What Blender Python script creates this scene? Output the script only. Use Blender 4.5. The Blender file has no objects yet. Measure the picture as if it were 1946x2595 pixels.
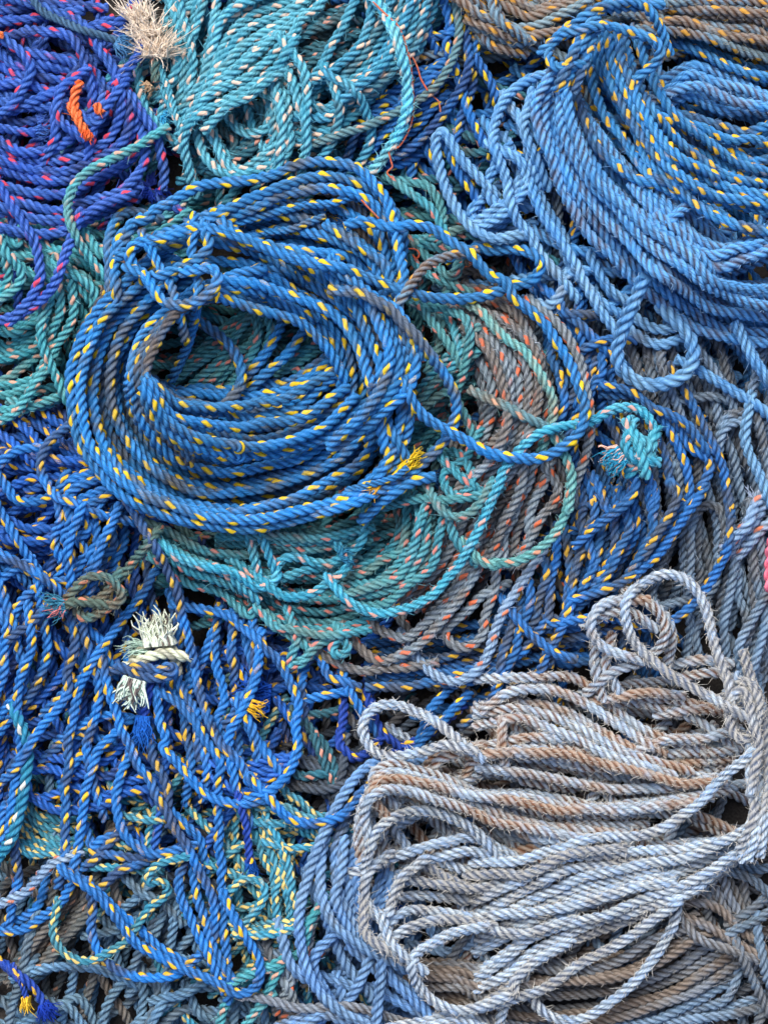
import bpy, math, random
import numpy as np
random.seed(7); rng = np.random.default_rng(11)

# ------------------------------------------------------------------ scale
S = 0.0004                 # metres per traced unit (a rope is about 28 units = 11 mm thick)
CX, CY = 973.0, 1297.5     # middle of the traced area
CAMH = 3.0                # camera height above the deck
SC = bpy.context.scene
COL = SC.collection

TILES = {'t00': (0, 0, .42194), 't01': (600, 0, .42194), 't02': (1246, 0, .42194),
         't10': (0, 600, .42194), 't11': (600, 600, .42194), 't12': (1246, 600, .42194),
         't20': (0, 1200, .42194), 't21': (600, 1200, .42194), 't22': (1246, 1200, .42194),
         't30': (0, 1895, .42194), 't31': (600, 1895, .42194), 't32': (1246, 1895, .42194),
         'p0': (400, 0, .27125), 'p1': (800, 0, .27125), 'p2': (0, 550, .24855), 'p3': (900, 900, .18083),
         'v': (0, 0, 1.17300)}

def P(spec, cur='v'):
    """'t11 10,20 30,40' -> array of points in traced units"""
    out = []
    for tok in spec.split():
        if ',' in tok:
            a, b = tok.split(',')
            ox, oy, k = TILES[cur]
            out.append((ox + float(a) * k, oy + float(b) * k))
        else:
            cur = tok
    return np.array(out, float)

# ------------------------------------------------------------------ curves
def catmull(p, per=14):
    p = np.asarray(p, float)
    if len(p) < 3:
        t = np.linspace(0, 1, per * 2)[:, None]
        return p[0] + (p[-1] - p[0]) * t
    q = np.vstack([2 * p[0] - p[1], p, 2 * p[-1] - p[-2]])
    out = []
    for i in range(1, len(q) - 2):
        p0, p1, p2, p3 = q[i - 1], q[i], q[i + 1], q[i + 2]
        t = np.linspace(0, 1, per, endpoint=False)[:, None]
        out.append(.5 * ((2 * p1) + (-p0 + p2) * t + (2 * p0 - 5 * p1 + 4 * p2 - p3) * t**2 + (-p0 + 3 * p1 - 3 * p2 + p3) * t**3))
    out.append(p[-1][None, :])
    return np.vstack(out)

def resample(p, ds=None, n=None):
    d = np.r_[0, np.cumsum(np.hypot(*np.diff(p[:, :2], axis=0).T))]
    L = d[-1]
    if n is None:
        n = max(6, int(L / ds) + 1)
    s = np.linspace(0, L, n)
    return np.stack([np.interp(s, d, p[:, k]) for k in range(p.shape[1])], 1), L

def gauss(z, sig):
    r = int(3 * sig) + 1
    k = np.exp(-.5 * (np.arange(-r, r + 1) / sig) ** 2); k /= k.sum()
    zz = np.r_[np.full(r, z[0]), z, np.full(r, z[-1])]
    return np.convolve(zz, k, 'valid')

# ------------------------------------------------------------------ the pile: every rope is laid on what already lies there
CELL = 3.0
GX0, GY0 = -420.0, -420.0
GW, GH = int((1946 + 840) / CELL), int((2595 + 840) / CELL)
HM = np.zeros((GH, GW))
KERN = {}
def kern(r):
    key = round(r, 1)
    if key not in KERN:
        m = int(r / CELL)
        a = np.arange(-m, m + 1) * CELL
        d2 = a[:, None] ** 2 + a[None, :] ** 2
        KERN[key] = (m, np.where(d2 < r * r, np.sqrt(np.maximum(r * r - d2, 0)), -1e4))
    return KERN[key]

def lay(xy, r, dive0, dive1, stiff=14.0):
    n = len(xy)
    step = np.hypot(*(xy[1] - xy[0])) if n > 1 else 4
    m, K = kern(r * .84)
    gi = np.clip(((xy[:, 0] - GX0) / CELL).astype(int), m, GW - m - 1)
    gj = np.clip(((xy[:, 1] - GY0) / CELL).astype(int), m, GH - m - 1)
    lag = int(95 / step)
    zr = np.empty(n)
    for i in range(n):
        k = i - lag
        if k >= 0:
            v = HM[gj[k] - m:gj[k] + m + 1, gi[k] - m:gi[k] + m + 1]
            np.maximum(v, zr[k] + K, out=v)
        zr[i] = max((HM[gj[i] - m:gj[i] + m + 1, gi[i] - m:gi[i] + m + 1] + K).max(), r)
    z = zr.copy()
    sg = stiff * 4.0 / step
    for _ in range(5):
        z = np.maximum(zr - .06 * r, gauss(z, sg))
    z = gauss(z, 4 * 4.0 / step)
    s = np.arange(n) * step
    for flag, t in ((dive0, s), (dive1, s[-1] - s)):
        if flag:
            w = np.clip(1 - t / 75.0, 0, 1)
            z = z - 2.0 * r * w * w
    for i in range(0, n):
        v = HM[gj[i] - m:gj[i] + m + 1, gi[i] - m:gi[i] + m + 1]
        np.maximum(v, z[i] + K, out=v)
    return z

def to_world(x, y, z):
    zz = z * S
    k = (CAMH - zz) / CAMH
    return (x - CX) * S * k, -(y - CY) * S * k, zz

# ------------------------------------------------------------------ a swept three strand rope
NP = 24
LOBE = NP // 3
LAY = 2.46
FR = np.array([0, .07, .2, .36, .5, .64, .8, .93])          # across one strand, groove to groove
LOBV = np.r_[FR, 1 + FR, 2 + FR, 3.0]                         # strand coordinate of every vertex, closed
PROF = np.tile(1.02 * np.cos((FR - .5) * 2 * np.pi / 3) ** 1.0, 3)
def rope_mesh(x, y, z, r, rnd, lay=LAY, close=True, unlay=None):
    """x,y,z traced units along the centre line -> verts, faces, uv(u,v), rnd"""
    wx, wy, wz = to_world(x, y, z)
    c = np.stack([wx, wy, wz], 1)
    n = len(c)
    T = np.gradient(c, axis=0)
    T /= np.linalg.norm(T, axis=1)[:, None] + 1e-12
    N = np.cross(np.array([0, 0, 1.0]), T)
    N /= np.linalg.norm(N, axis=1)[:, None] + 1e-9
    B = np.cross(T, N)
    d = np.r_[0, np.cumsum(np.linalg.norm(np.diff(c, axis=0), axis=1))]
    R = r * S
    sD = d / (2 * R)
    ph0 = rnd * 6.283
    ang = 2 * np.pi * LOBV[None, :NP] / 3 + (2 * np.pi * sD / lay)[:, None] + ph0
    rad = R * PROF[None, :] * np.ones((n, 1))
    wob = 1 + .045 * np.sin(sD * 1.9 + rnd * 40) + .03 * np.sin(sD * 4.7 + rnd * 90)
    rad = rad * wob[:, None]
    V = c[:, None, :] + (np.cos(ang) * rad)[..., None] * N[:, None, :] + (np.sin(ang) * rad)[..., None] * B[:, None, :]
    V = V.reshape(-1, 3)
    i = np.arange(n - 1)[:, None]; k = np.arange(NP)[None, :]
    k2 = (k + 1) % NP
    F = np.stack([i * NP + k, i * NP + k2, (i + 1) * NP + k2, (i + 1) * NP + k], -1).reshape(-1, 4)
    u0 = np.broadcast_to(sD[:-1][:, None], (n - 1, NP)); u1 = np.broadcast_to(sD[1:][:, None], (n - 1, NP))
    v0 = np.broadcast_to(LOBV[k], (n - 1, NP)); v1 = np.broadcast_to(LOBV[k + 1], (n - 1, NP))
    UV = np.stack([np.stack([u0, v0], -1), np.stack([u0, v1], -1), np.stack([u1, v1], -1), np.stack([u1, v0], -1)], 2).reshape(-1, 2)
    return V, F, UV, np.full(len(V), rnd), (c, N, B, R)

def blades(roots, dirs, lens, width, rnd, droop=.25, seg=3, curl=.35, kink=0.):
    """thin tapered three sided fibres"""
    n = len(roots)
    dirs = dirs / (np.linalg.norm(dirs, axis=1)[:, None] + 1e-9)
    side = np.cross(dirs, rng.normal(size=(n, 3))); side /= np.linalg.norm(side, axis=1)[:, None] + 1e-9
    up = np.cross(dirs, side)
    bend = rng.normal(size=(n, 3)) * curl; bend[:, 2] -= droop
    rings = []; k1 = rng.uniform(0, 6.28, n); k2 = rng.uniform(0, 6.28, n)
    for q in range(seg + 1):
        t = q / seg
        cen = roots + dirs * (lens * t)[:, None] + bend * (lens * t * t)[:, None] * .6
        if kink:
            cen = cen + side * (lens * kink * t * np.sin(t * 5. + k1))[:, None] + up * (lens * kink * t * np.sin(t * 7. + k2))[:, None]
        w = width * (1 - .55 * t * t)
        for a in (0, 2.094, 4.189):
            rings.append(cen + side * (w * math.cos(a))[:, None] + up * (w * math.sin(a))[:, None])
    V = np.stack(rings, 1)            # n, (seg+1)*3, 3
    nv = (seg + 1) * 3
    faces = []
    for q in range(seg):
        for a in range(3):
            b = (a + 1) % 3
            faces.append((q * 3 + a, q * 3 + b, q * 3 + 3 + b, q * 3 + 3 + a))
    F = (np.arange(n)[:, None, None] * nv + np.array(faces)[None]).reshape(-1, 4)
    UV = np.zeros((len(F) * 4, 2)); UV[:, 1] = .5
    return V.reshape(-1, 3), F, UV, np.repeat(rnd * np.ones(n), nv)

class Acc:
    def __init__(s): s.V = []; s.F = []; s.U = []; s.R = []; s.n = 0
    def add(s, V, F, U, R):
        s.V.append(V); s.F.append(F + s.n); s.U.append(U); s.R.append(R); s.n += len(V)
    def build(s, name, mat, root, origin):
        V = np.vstack(s.V) - origin; F = np.vstack(s.F); U = np.vstack(s.U); R = np.concatenate(s.R)
        me = bpy.data.meshes.new(name)
        me.vertices.add(len(V)); me.vertices.foreach_set('co', V.astype(np.float32).ravel())
        me.loops.add(len(F) * 4); me.loops.foreach_set('vertex_index', F.astype(np.int32).ravel())
        me.polygons.add(len(F)); me.polygons.foreach_set('loop_start', np.arange(0, len(F) * 4, 4, dtype=np.int32))
        me.polygons.foreach_set('loop_total', np.full(len(F), 4, dtype=np.int32))
        uv = me.uv_layers.new(name='UVMap'); uv.data.foreach_set('uv', U.astype(np.float32).ravel())
        at = me.attributes.new('rnd', 'FLOAT', 'POINT'); at.data.foreach_set('value', R.astype(np.float32))
        me.polygons.foreach_set('use_smooth', np.ones(len(F), dtype=bool))
        me.update(); me.validate()
        me.materials.append(mat)
        o = bpy.data.objects.new(name, me); COL.objects.link(o)
        if root is not None: o.parent = root
        return o

# ------------------------------------------------------------------ materials
def srgb(r, g, b):
    f = lambda c: (c / 255 / 12.92) if c / 255 <= .04045 else ((c / 255 + .055) / 1.055) ** 2.4
    return (f(r), f(g), f(b), 1)

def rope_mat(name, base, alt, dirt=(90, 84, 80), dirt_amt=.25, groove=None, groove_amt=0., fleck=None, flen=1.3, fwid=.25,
             fper=1.32, fstr=1, worn=None, worn_amt=.0, strand=None, rough=.62, bump=.7, wear_light=.55, grime_shade=.75):
    m = bpy.data.materials.new(name); m.use_nodes = True
    nt = m.node_tree; nt.nodes.clear()
    N = nt.nodes.new; Lk = nt.links.new
    def mth(op, a, b=None, c=None, clamp=False):
        n = N('ShaderNodeMath'); n.operation = op; n.use_clamp = clamp
        for i, v in enumerate((a, b, c)):
            if v is None: continue
            if isinstance(v, (int, float)): n.inputs[i].default_value = v
            else: Lk(v, n.inputs[i])
        return n.outputs[0]
    def mix(f, a, b, mode='MIX'):
        n = N('ShaderNodeMix'); n.data_type = 'RGBA'; n.blend_type = mode
        for sock, v in ((n.inputs[0], f), (n.inputs[6], a), (n.inputs[7], b)):
            if isinstance(v, (int, float)): sock.default_value = v
            elif isinstance(v, tuple): sock.default_value = v
            else: Lk(v, sock)
        return n.outputs[2]
    def ramp(v, lo, hi):
        n = N('ShaderNodeMapRange'); n.interpolation_type = 'SMOOTHSTEP'
        n.inputs[1].default_value = lo; n.inputs[2].default_value = hi
        Lk(v, n.inputs[0]); return n.outputs[0]
    def noise(vec, scale, detail=2., rough_=.5):
        n = N('ShaderNodeTexNoise'); n.inputs['Scale'].default_value = scale
        n.inputs['Detail'].default_value = detail; n.inputs['Roughness'].default_value = rough_
        Lk(vec, n.inputs['Vector']); return n.outputs[0]
    uv = N('ShaderNodeUVMap'); uv.uv_map = 'UVMap'
    sx = N('ShaderNodeSeparateXYZ'); Lk(uv.outputs[0], sx.inputs[0])
    s, v = sx.outputs[0], sx.outputs[1]
    at = N('ShaderNodeAttribute'); at.attribute_name = 'rnd'; rnd = at.outputs['Fac']
    geo = N('ShaderNodeNewGeometry'); pos = geo.outputs['Position']
    off = N('ShaderNodeVectorMath'); off.operation = 'ADD'; Lk(pos, off.inputs[0])
    cmb = N('ShaderNodeCombineXYZ'); Lk(mth('MULTIPLY', rnd, 7.3), cmb.inputs[0]); Lk(mth('MULTIPLY', rnd, 3.1), cmb.inputs[2])
    Lk(cmb.outputs[0], off.inputs[1]); opos = off.outputs[0]
    f = mth('FRACT', v)
    phi = mth('ADD', v, mth('MULTIPLY', s, 3.0 / LAY))           # constant along a line parallel to the rope
    # yarns lie along the rope
    fc = N('ShaderNodeCombineXYZ'); Lk(mth('MULTIPLY', s, .55), fc.inputs[0]); Lk(mth('MULTIPLY', phi, 7.5), fc.inputs[1]); Lk(mth('MULTIPLY', rnd, 19.), fc.inputs[2])
    fib = noise(fc.outputs[0], 1.0, 3., .65)
    fc2 = N('ShaderNodeCombineXYZ'); Lk(mth('MULTIPLY', s, 1.6), fc2.inputs[0]); Lk(mth('MULTIPLY', phi, 22.), fc2.inputs[1]); Lk(mth('MULTIPLY', rnd, 31.), fc2.inputs[2])
    fine = noise(fc2.outputs[0], 1.0, 2., .6)
    big = noise(opos, 11., 3.); med = noise(opos, 42., 4., .6)
    col = mix(ramp(big, .36, .66), srgb(*base), srgb(*alt))
    if strand: # one strand of a slightly different shade
        m1 = mth('MULTIPLY', mth('GREATER_THAN', v, 1.0), mth('LESS_THAN', v, 2.0))
        col = mix(mth('MULTIPLY', m1, .55), col, srgb(*strand))
    if worn:
        wm = mth('MULTIPLY', ramp(mth('ADD', mth('MULTIPLY', med, .5), mth('MULTIPLY', fib, .5)), .42, .62), worn_amt)
        col = mix(wm, col, srgb(*worn))
    dm = ramp(mth('ADD', mth('ADD', mth('MULTIPLY', big, .55), mth('MULTIPLY', med, .45)), mth('MULTIPLY', mth('SUBTRACT', rnd, .5), .22)), .66 - dirt_amt * .5, .80 - dirt_amt * .5)
    col = mix(mth('MULTIPLY', dm, .85), col, srgb(*dirt))
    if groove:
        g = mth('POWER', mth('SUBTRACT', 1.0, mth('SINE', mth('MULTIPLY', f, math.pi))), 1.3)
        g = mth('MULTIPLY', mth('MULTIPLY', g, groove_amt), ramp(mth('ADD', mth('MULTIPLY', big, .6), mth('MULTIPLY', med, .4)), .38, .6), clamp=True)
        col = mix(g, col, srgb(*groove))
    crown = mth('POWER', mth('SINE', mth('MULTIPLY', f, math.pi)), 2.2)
    cw = mth('MULTIPLY', mth('MULTIPLY', crown, ramp(mth('ADD', mth('MULTIPLY', fib, .6), mth('MULTIPLY', med, .4)), .36, .62)), wear_light)  # crowns lightened: some wear, plus painted light to bring out strand relief
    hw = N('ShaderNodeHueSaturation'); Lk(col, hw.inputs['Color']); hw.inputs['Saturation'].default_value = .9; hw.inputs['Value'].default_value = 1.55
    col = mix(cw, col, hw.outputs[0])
    gw = mth('MULTIPLY', mth('POWER', mth('SUBTRACT', 1.0, mth('SINE', mth('MULTIPLY', f, math.pi))), 1.6), mth('MULTIPLY', ramp(med, .3, .6), grime_shade))  # grooves darkened: some grime, mostly painted shade between the strands
    col = mix(gw, col, srgb(*[int(c * .62) for c in dirt]))  # darkened dirt colour serves for groove grime and painted shade
    ln = ramp(fib, .34, .50)
    vv = mth('ADD', .34, mth('ADD', mth('MULTIPLY', ln, .52), mth('MULTIPLY', fine, .52)))
    hs = N('ShaderNodeHueSaturation'); Lk(col, hs.inputs['Color']); Lk(mth('ADD', mth('MULTIPLY', rnd, .06), .47), hs.inputs['Hue']) if False else None
    Lk(mth('MULTIPLY', vv, mth('ADD', .88, mth('MULTIPLY', rnd, .24))), hs.inputs['Value'])
    col = hs.outputs[0]
    if fleck:
        sp = mth('ADD', mth('DIVIDE', s, fper), mth('MULTIPLY', rnd, 13.7))
        idn = N('ShaderNodeTexWhiteNoise'); idn.noise_dimensions = '2D'
        ic = N('ShaderNodeCombineXYZ'); Lk(mth('FLOOR', sp), ic.inputs[0]); Lk(mth('ADD', rnd, mth('FLOOR', v)), ic.inputs[1])
        Lk(ic.outputs[0], idn.inputs[0])
        idv = idn.outputs[0]
        isep = N('ShaderNodeSeparateColor'); Lk(idn.outputs[1], isep.inputs[0])
        a = mth('SUBTRACT', mth('FRACT', sp), mth('ADD', .38, mth('MULTIPLY', isep.outputs[0], .24)))
        a = mth('MULTIPLY', a, fper)                      # distance along the strand, in rope diameters
        slope = 3.0 / LAY * .78
        b = mth('ABSOLUTE', mth('ADD', mth('SUBTRACT', f, mth('ADD', .42, mth('MULTIPLY', isep.outputs[1], .16))), mth('MULTIPLY', a, slope)))
        a2 = mth('POWER', mth('ABSOLUTE', mth('DIVIDE', a, mth('MULTIPLY', flen * .5, mth('ADD', .95, mth('MULTIPLY', isep.outputs[2], .35))))), 1.3)
        q = mth('SUBTRACT', mth('SUBTRACT', 1.0, a2), mth('DIVIDE', b, mth('MULTIPLY', fwid, mth('ADD', .85, mth('MULTIPLY', isep.outputs[1], .5)))))
        q = mth('ADD', q, mth('MULTIPLY', mth('SUBTRACT', fine, .5), .35))
        fm = mth('MULTIPLY', ramp(q, -.04, .10), mth('LESS_THAN', v, float(fstr)))
        fm = mth('MULTIPLY', fm, mth('GREATER_THAN', idv, .10))
        fcol = mix(mth('MULTIPLY', dm, .25), srgb(*fleck), srgb(*dirt))
        hf = N('ShaderNodeHueSaturation'); Lk(fcol, hf.inputs['Color']); Lk(mth('ADD', .72, mth('ADD', mth('MULTIPLY', fine, .35), mth('MULTIPLY', idn.outputs[0], .2))), hf.inputs['Value'])
        col = mix(fm, col, hf.outputs[0])
    bs = N('ShaderNodeBsdfPrincipled')
    Lk(col, bs.inputs['Base Color']); bs.inputs['Roughness'].default_value = rough
    bs.inputs['Specular IOR Level'].default_value = .32
    bs.inputs['Sheen Weight'].default_value = .03; bs.inputs['Sheen Roughness'].default_value = .5
    bp = N('ShaderNodeBump'); bp.inputs['Strength'].default_value = bump; bp.inputs['Distance'].default_value = .0016
    Lk(mth('ADD', mth('MULTIPLY', fib, .75), mth('MULTIPLY', fine, .3)), bp.inputs['Height'])
    Lk(bp.outputs[0], bs.inputs['Normal'])
    out = N('ShaderNodeOutputMaterial'); Lk(bs.outputs[0], out.inputs[0])
    return m

def plain_mat(name, rgb, var=.3, rough=.7):
    m = bpy.data.materials.new(name); m.use_nodes = True
    nt = m.node_tree; bs = nt.nodes['Principled BSDF']; bs.inputs['Roughness'].default_value = rough
    bs.inputs['Specular IOR Level'].default_value = .25
    g = nt.nodes.new('ShaderNodeNewGeometry'); n = nt.nodes.new('ShaderNodeTexNoise'); n.inputs['Scale'].default_value = 420.
    nt.links.new(g.outputs['Position'], n.inputs['Vector'])
    h = nt.nodes.new('ShaderNodeHueSaturation'); h.inputs['Color'].default_value = srgb(*rgb)
    mr = nt.nodes.new('ShaderNodeMapRange'); mr.inputs[1].default_value = .3; mr.inputs[2].default_value = .7
    mr.inputs[3].default_value = 1 - var; mr.inputs[4].default_value = 1 + var
    nt.links.new(n.outputs[0], mr.inputs[0]); nt.links.new(mr.outputs[0], h.inputs['Value'])
    nt.links.new(h.outputs[0], bs.inputs['Base Color'])
    return m

YEL = (246, 208, 40)
#STYLES
ST = {
 'main':   dict(r=13.0, fuzz=.012, fz=(70, 120, 180), kw=dict(base=(30, 128, 204), alt=(42, 116, 172), dirt=(88, 92, 100), dirt_amt=0.27, fleck=YEL)),
 'purple': dict(r=13.8, fuzz=.05, fz=(70, 100, 210), kw=dict(base=(40, 84, 178), alt=(50, 98, 182), dirt=(36, 54, 108), dirt_amt=0.28, fleck=(226, 72, 96), flen=1.0, fper=1.6, worn=(78, 129, 216), worn_amt=.35)),
 'thin':   dict(r=11.0, fuzz=.05, fz=(90, 130, 170), kw=dict(base=(62, 100, 134), alt=(70, 120, 160), dirt=(60, 76, 90), dirt_amt=.4)),
 'teal':   dict(r=13.3, fuzz=.22, fz=(120, 200, 222), kw=dict(fper=0.98, base=(58, 150, 178), alt=(80, 164, 186), dirt=(78, 128, 138), dirt_amt=.22, fleck=(240, 206, 186), flen=1.05, worn=(130, 205, 225), worn_amt=.35)),
 'teal2':  dict(r=12.9, fuzz=.06, fz=(120, 190, 215), kw=dict(fper=1.05, base=(48, 140, 178), alt=(66, 150, 174), dirt=(70, 100, 112), dirt_amt=.25, fleck=(242, 205, 180), flen=1.05, worn=(110, 180, 205), worn_amt=.22)),
 'tworn':  dict(r=14.7, fuzz=.5, fz=(150, 225, 240), kw=dict(base=(60, 170, 205), alt=(90, 190, 215), dirt=(90, 140, 150), dirt_amt=.1, fleck=(240, 215, 200), flen=1.05, worn=(150, 220, 235), worn_amt=.5)),
 'gteal':  dict(r=11.5, fuzz=.04, fz=(130, 160, 165), kw=dict(base=(86, 126, 138), alt=(98, 140, 150), dirt=(110, 106, 98), dirt_amt=.25, fleck=(224, 170, 140), flen=1.0)),
 'navy':   dict(r=12.9, fuzz=.02, fz=(60, 100, 190), kw=dict(base=(24, 97, 172), alt=(30, 109, 178), dirt=(36, 58, 104), dirt_amt=.2, fleck=YEL)),
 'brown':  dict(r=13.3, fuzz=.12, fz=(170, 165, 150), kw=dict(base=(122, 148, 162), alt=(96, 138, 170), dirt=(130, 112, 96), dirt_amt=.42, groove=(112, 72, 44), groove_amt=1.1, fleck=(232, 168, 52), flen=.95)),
 'hblue':  dict(r=13.8, fuzz=.05, fz=(110, 160, 215), kw=dict(base=(46, 134, 202), alt=(48, 122, 184), dirt=(62, 84, 116), dirt_amt=0.28, fleck=(252, 200, 50), flen=1.1, fper=1.0, strand=(68, 139, 186))),
 'light':  dict(r=14.2, fuzz=.07, fz=(160, 195, 230), kw=dict(base=(76, 142, 204), alt=(104, 154, 198), dirt=(110, 128, 150), dirt_amt=.15, worn=(148, 199, 221), worn_amt=.3)),
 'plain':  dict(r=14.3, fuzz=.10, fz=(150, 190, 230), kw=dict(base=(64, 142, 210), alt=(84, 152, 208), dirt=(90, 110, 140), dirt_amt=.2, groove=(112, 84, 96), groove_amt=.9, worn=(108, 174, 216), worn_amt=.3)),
 'lteal':  dict(r=12.9, fuzz=.08, fz=(130, 195, 205), kw=dict(fper=1.05, base=(54, 150, 166), alt=(74, 160, 170), dirt=(84, 124, 126), dirt_amt=.22, fleck=(226, 176, 154), flen=1.05, worn=(110, 185, 195), worn_amt=.25)),
 'cteal':  dict(r=12.4, fuzz=.10, fz=(120, 180, 190), kw=dict(base=(54, 144, 166), alt=(82, 150, 156), dirt=(96, 124, 122), dirt_amt=.3, fleck=(226, 140, 128), flen=.95, worn=(105, 170, 185), worn_amt=.22)),
 'cbright':dict(r=12.9, fuzz=.16, fz=(130, 210, 230), kw=dict(base=(40, 150, 186), alt=(62, 158, 182), dirt=(84, 130, 136), dirt_amt=.12, fleck=(240, 182, 166), flen=1.05, worn=(120, 200, 220), worn_amt=.3)),
 'gring':  dict(r=12.9, fuzz=.10, fz=(150, 200, 200), kw=dict(base=(80, 156, 160), alt=(110, 170, 168), dirt=(120, 130, 120), dirt_amt=.25, fleck=(232, 160, 130), flen=.95, worn=(160, 205, 200), worn_amt=.3)),
 'gorange':dict(r=13.3, fuzz=.08, fz=(180, 190, 205), kw=dict(base=(124, 142, 156), alt=(112, 118, 124), dirt=(106, 98, 92), dirt_amt=0.4, fleck=(232, 116, 74), flen=.95, worn=(170, 182, 196), worn_amt=.35)),
 'gworn':  dict(r=13.3, fuzz=.2, fz=(170, 190, 215), kw=dict(base=(118, 150, 186), alt=(134, 158, 184), dirt=(130, 135, 142), dirt_amt=.15, fleck=(220, 130, 96), flen=.8, worn=(165, 188, 212), worn_amt=.35)),
 'right':  dict(r=13.0, fuzz=.02, fz=(80, 120, 180), kw=dict(base=(28, 106, 182), alt=(42, 96, 148), dirt=(72, 78, 90), dirt_amt=.3, fleck=(244, 192, 56))),
 'steel':  dict(r=12.9, fuzz=.10, fz=(170, 185, 205), kw=dict(base=(106, 136, 166), alt=(100, 120, 138), dirt=(94, 96, 100), dirt_amt=.34, worn=(160, 178, 200), worn_amt=.3)),
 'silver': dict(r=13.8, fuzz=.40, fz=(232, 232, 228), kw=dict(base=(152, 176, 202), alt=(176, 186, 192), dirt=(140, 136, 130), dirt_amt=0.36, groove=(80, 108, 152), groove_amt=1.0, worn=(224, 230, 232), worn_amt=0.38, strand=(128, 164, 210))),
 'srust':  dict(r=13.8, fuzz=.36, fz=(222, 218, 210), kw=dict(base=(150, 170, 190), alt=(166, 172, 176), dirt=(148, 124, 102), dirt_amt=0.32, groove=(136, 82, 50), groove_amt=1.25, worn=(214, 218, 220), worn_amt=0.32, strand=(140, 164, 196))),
 'mainb':  dict(r=13.0, fuzz=.015, fz=(90, 90, 100), kw=dict(base=(48, 104, 150), alt=(84, 90, 102), dirt=(94, 84, 78), dirt_amt=.5, fleck=(232, 194, 60))),
 'corn':   dict(r=14.3, fuzz=.03, fz=(150, 180, 220), kw=dict(base=(94, 142, 202), alt=(106, 142, 182), dirt=(110, 122, 140), dirt_amt=.2, worn=(138, 187, 218), worn_amt=.2)),
 'bgrey':  dict(r=12.9, fuzz=.05, fz=(170, 165, 160), kw=dict(base=(120, 130, 144), alt=(124, 122, 120), dirt=(118, 104, 92), dirt_amt=.42, groove=(90, 72, 60), groove_amt=.6, worn=(160, 172, 186), worn_amt=.25)),
 'royal':  dict(r=13.1, fuzz=.012, fz=(60, 110, 190), kw=dict(base=(26, 120, 204), alt=(36, 106, 174), dirt=(52, 70, 104), dirt_amt=0.3, fleck=(248, 200, 52))),
 'royal2': dict(r=13.0, fuzz=.015, fz=(60, 110, 200), kw=dict(base=(14, 94, 190), alt=(20, 82, 160), dirt=(40, 60, 110), dirt_amt=0.24, fleck=(248, 196, 44))),
 'tyel':   dict(r=12.0, fuzz=.08, fz=(150, 190, 190), kw=dict(base=(42, 138, 172), alt=(60, 132, 150), dirt=(84, 116, 120), dirt_amt=.2, fleck=(240, 210, 128), flen=1.0, fper=1.0, fstr=2, worn=(110, 175, 195), worn_amt=.2)),
 'cyan':   dict(r=15, fuzz=.02, fz=(90, 190, 220), kw=dict(base=(28, 126, 166), alt=(34, 138, 170), dirt=(60, 120, 140), dirt_amt=.1, fleck=(225, 225, 215), flen=.9, fper=2.4)),
 'gbrown': dict(r=12.4, fuzz=.05, fz=(150, 145, 138), kw=dict(base=(106, 104, 102), alt=(84, 102, 108), dirt=(104, 92, 82), dirt_amt=.35, fleck=(205, 150, 120), flen=.8, fper=2.2)),
 'steelb': dict(r=12.9, fuzz=.04, fz=(140, 165, 190), kw=dict(base=(88, 130, 168), alt=(96, 128, 152), dirt=(86, 100, 112), dirt_amt=.28, worn=(123, 169, 191), worn_amt=.25)),
 'dgrey':  dict(r=12.4, fuzz=.04, fz=(120, 130, 145), kw=dict(base=(72, 86, 104), alt=(66, 74, 84), dirt=(70, 68, 70), dirt_amt=.35)),
 'dteal':  dict(r=12.4, fuzz=.05, fz=(110, 150, 160), kw=dict(base=(40, 104, 124), alt=(46, 92, 106), dirt=(60, 80, 84), dirt_amt=.3, fleck=(214, 150, 130), flen=.9)),
 'gknot':  dict(r=12.9, fuzz=.2, fz=(140, 150, 135), kw=dict(base=(74, 116, 118), alt=(88, 108, 98), dirt=(104, 88, 70), dirt_amt=.4, fleck=(214, 138, 110), flen=1.0)),
 'mint':   dict(r=14.7, fuzz=.03, fz=(220, 230, 215), kw=dict(base=(214, 222, 196), alt=(206, 208, 180), dirt=(190, 186, 160), dirt_amt=.2, strand=(130, 118, 112))),
 'deep':   dict(r=12.9, fuzz=.01, fz=(40, 70, 170), kw=dict(base=(16, 62, 160), alt=(18, 66, 164), dirt=(24, 44, 100), dirt_amt=.15, fleck=(246, 196, 40))),
 'pink':   dict(r=17.5, fuzz=.03, fz=(250, 150, 170), kw=dict(base=(250, 112, 148), alt=(250, 120, 140), dirt=(220, 100, 130), dirt_amt=.1, fleck=(120, 50, 190), flen=.9, fper=1.2)),
 'orange': dict(r=12.0, fuzz=.15, fz=(250, 130, 60), kw=dict(base=(240, 104, 44), alt=(246, 120, 56), dirt=(180, 80, 50), dirt_amt=.1)),
 'twine':  dict(r=2.5, fuzz=0, fz=(250, 130, 60), kw=dict(base=(236, 106, 60), alt=(226, 132, 96), dirt=(200, 120, 90), dirt_amt=.1)),
}
for k, d in ST.items():
    d['mat'] = None
def style_mat(k):
    d = ST[k]
    if d['mat'] is None:
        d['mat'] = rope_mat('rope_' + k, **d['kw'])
    return d['mat']
_pm = {}
def fibre_mat(rgb):
    if rgb not in _pm: _pm[rgb] = plain_mat('fibre_%d_%d_%d' % rgb, rgb)
    return _pm[rgb]

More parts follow.
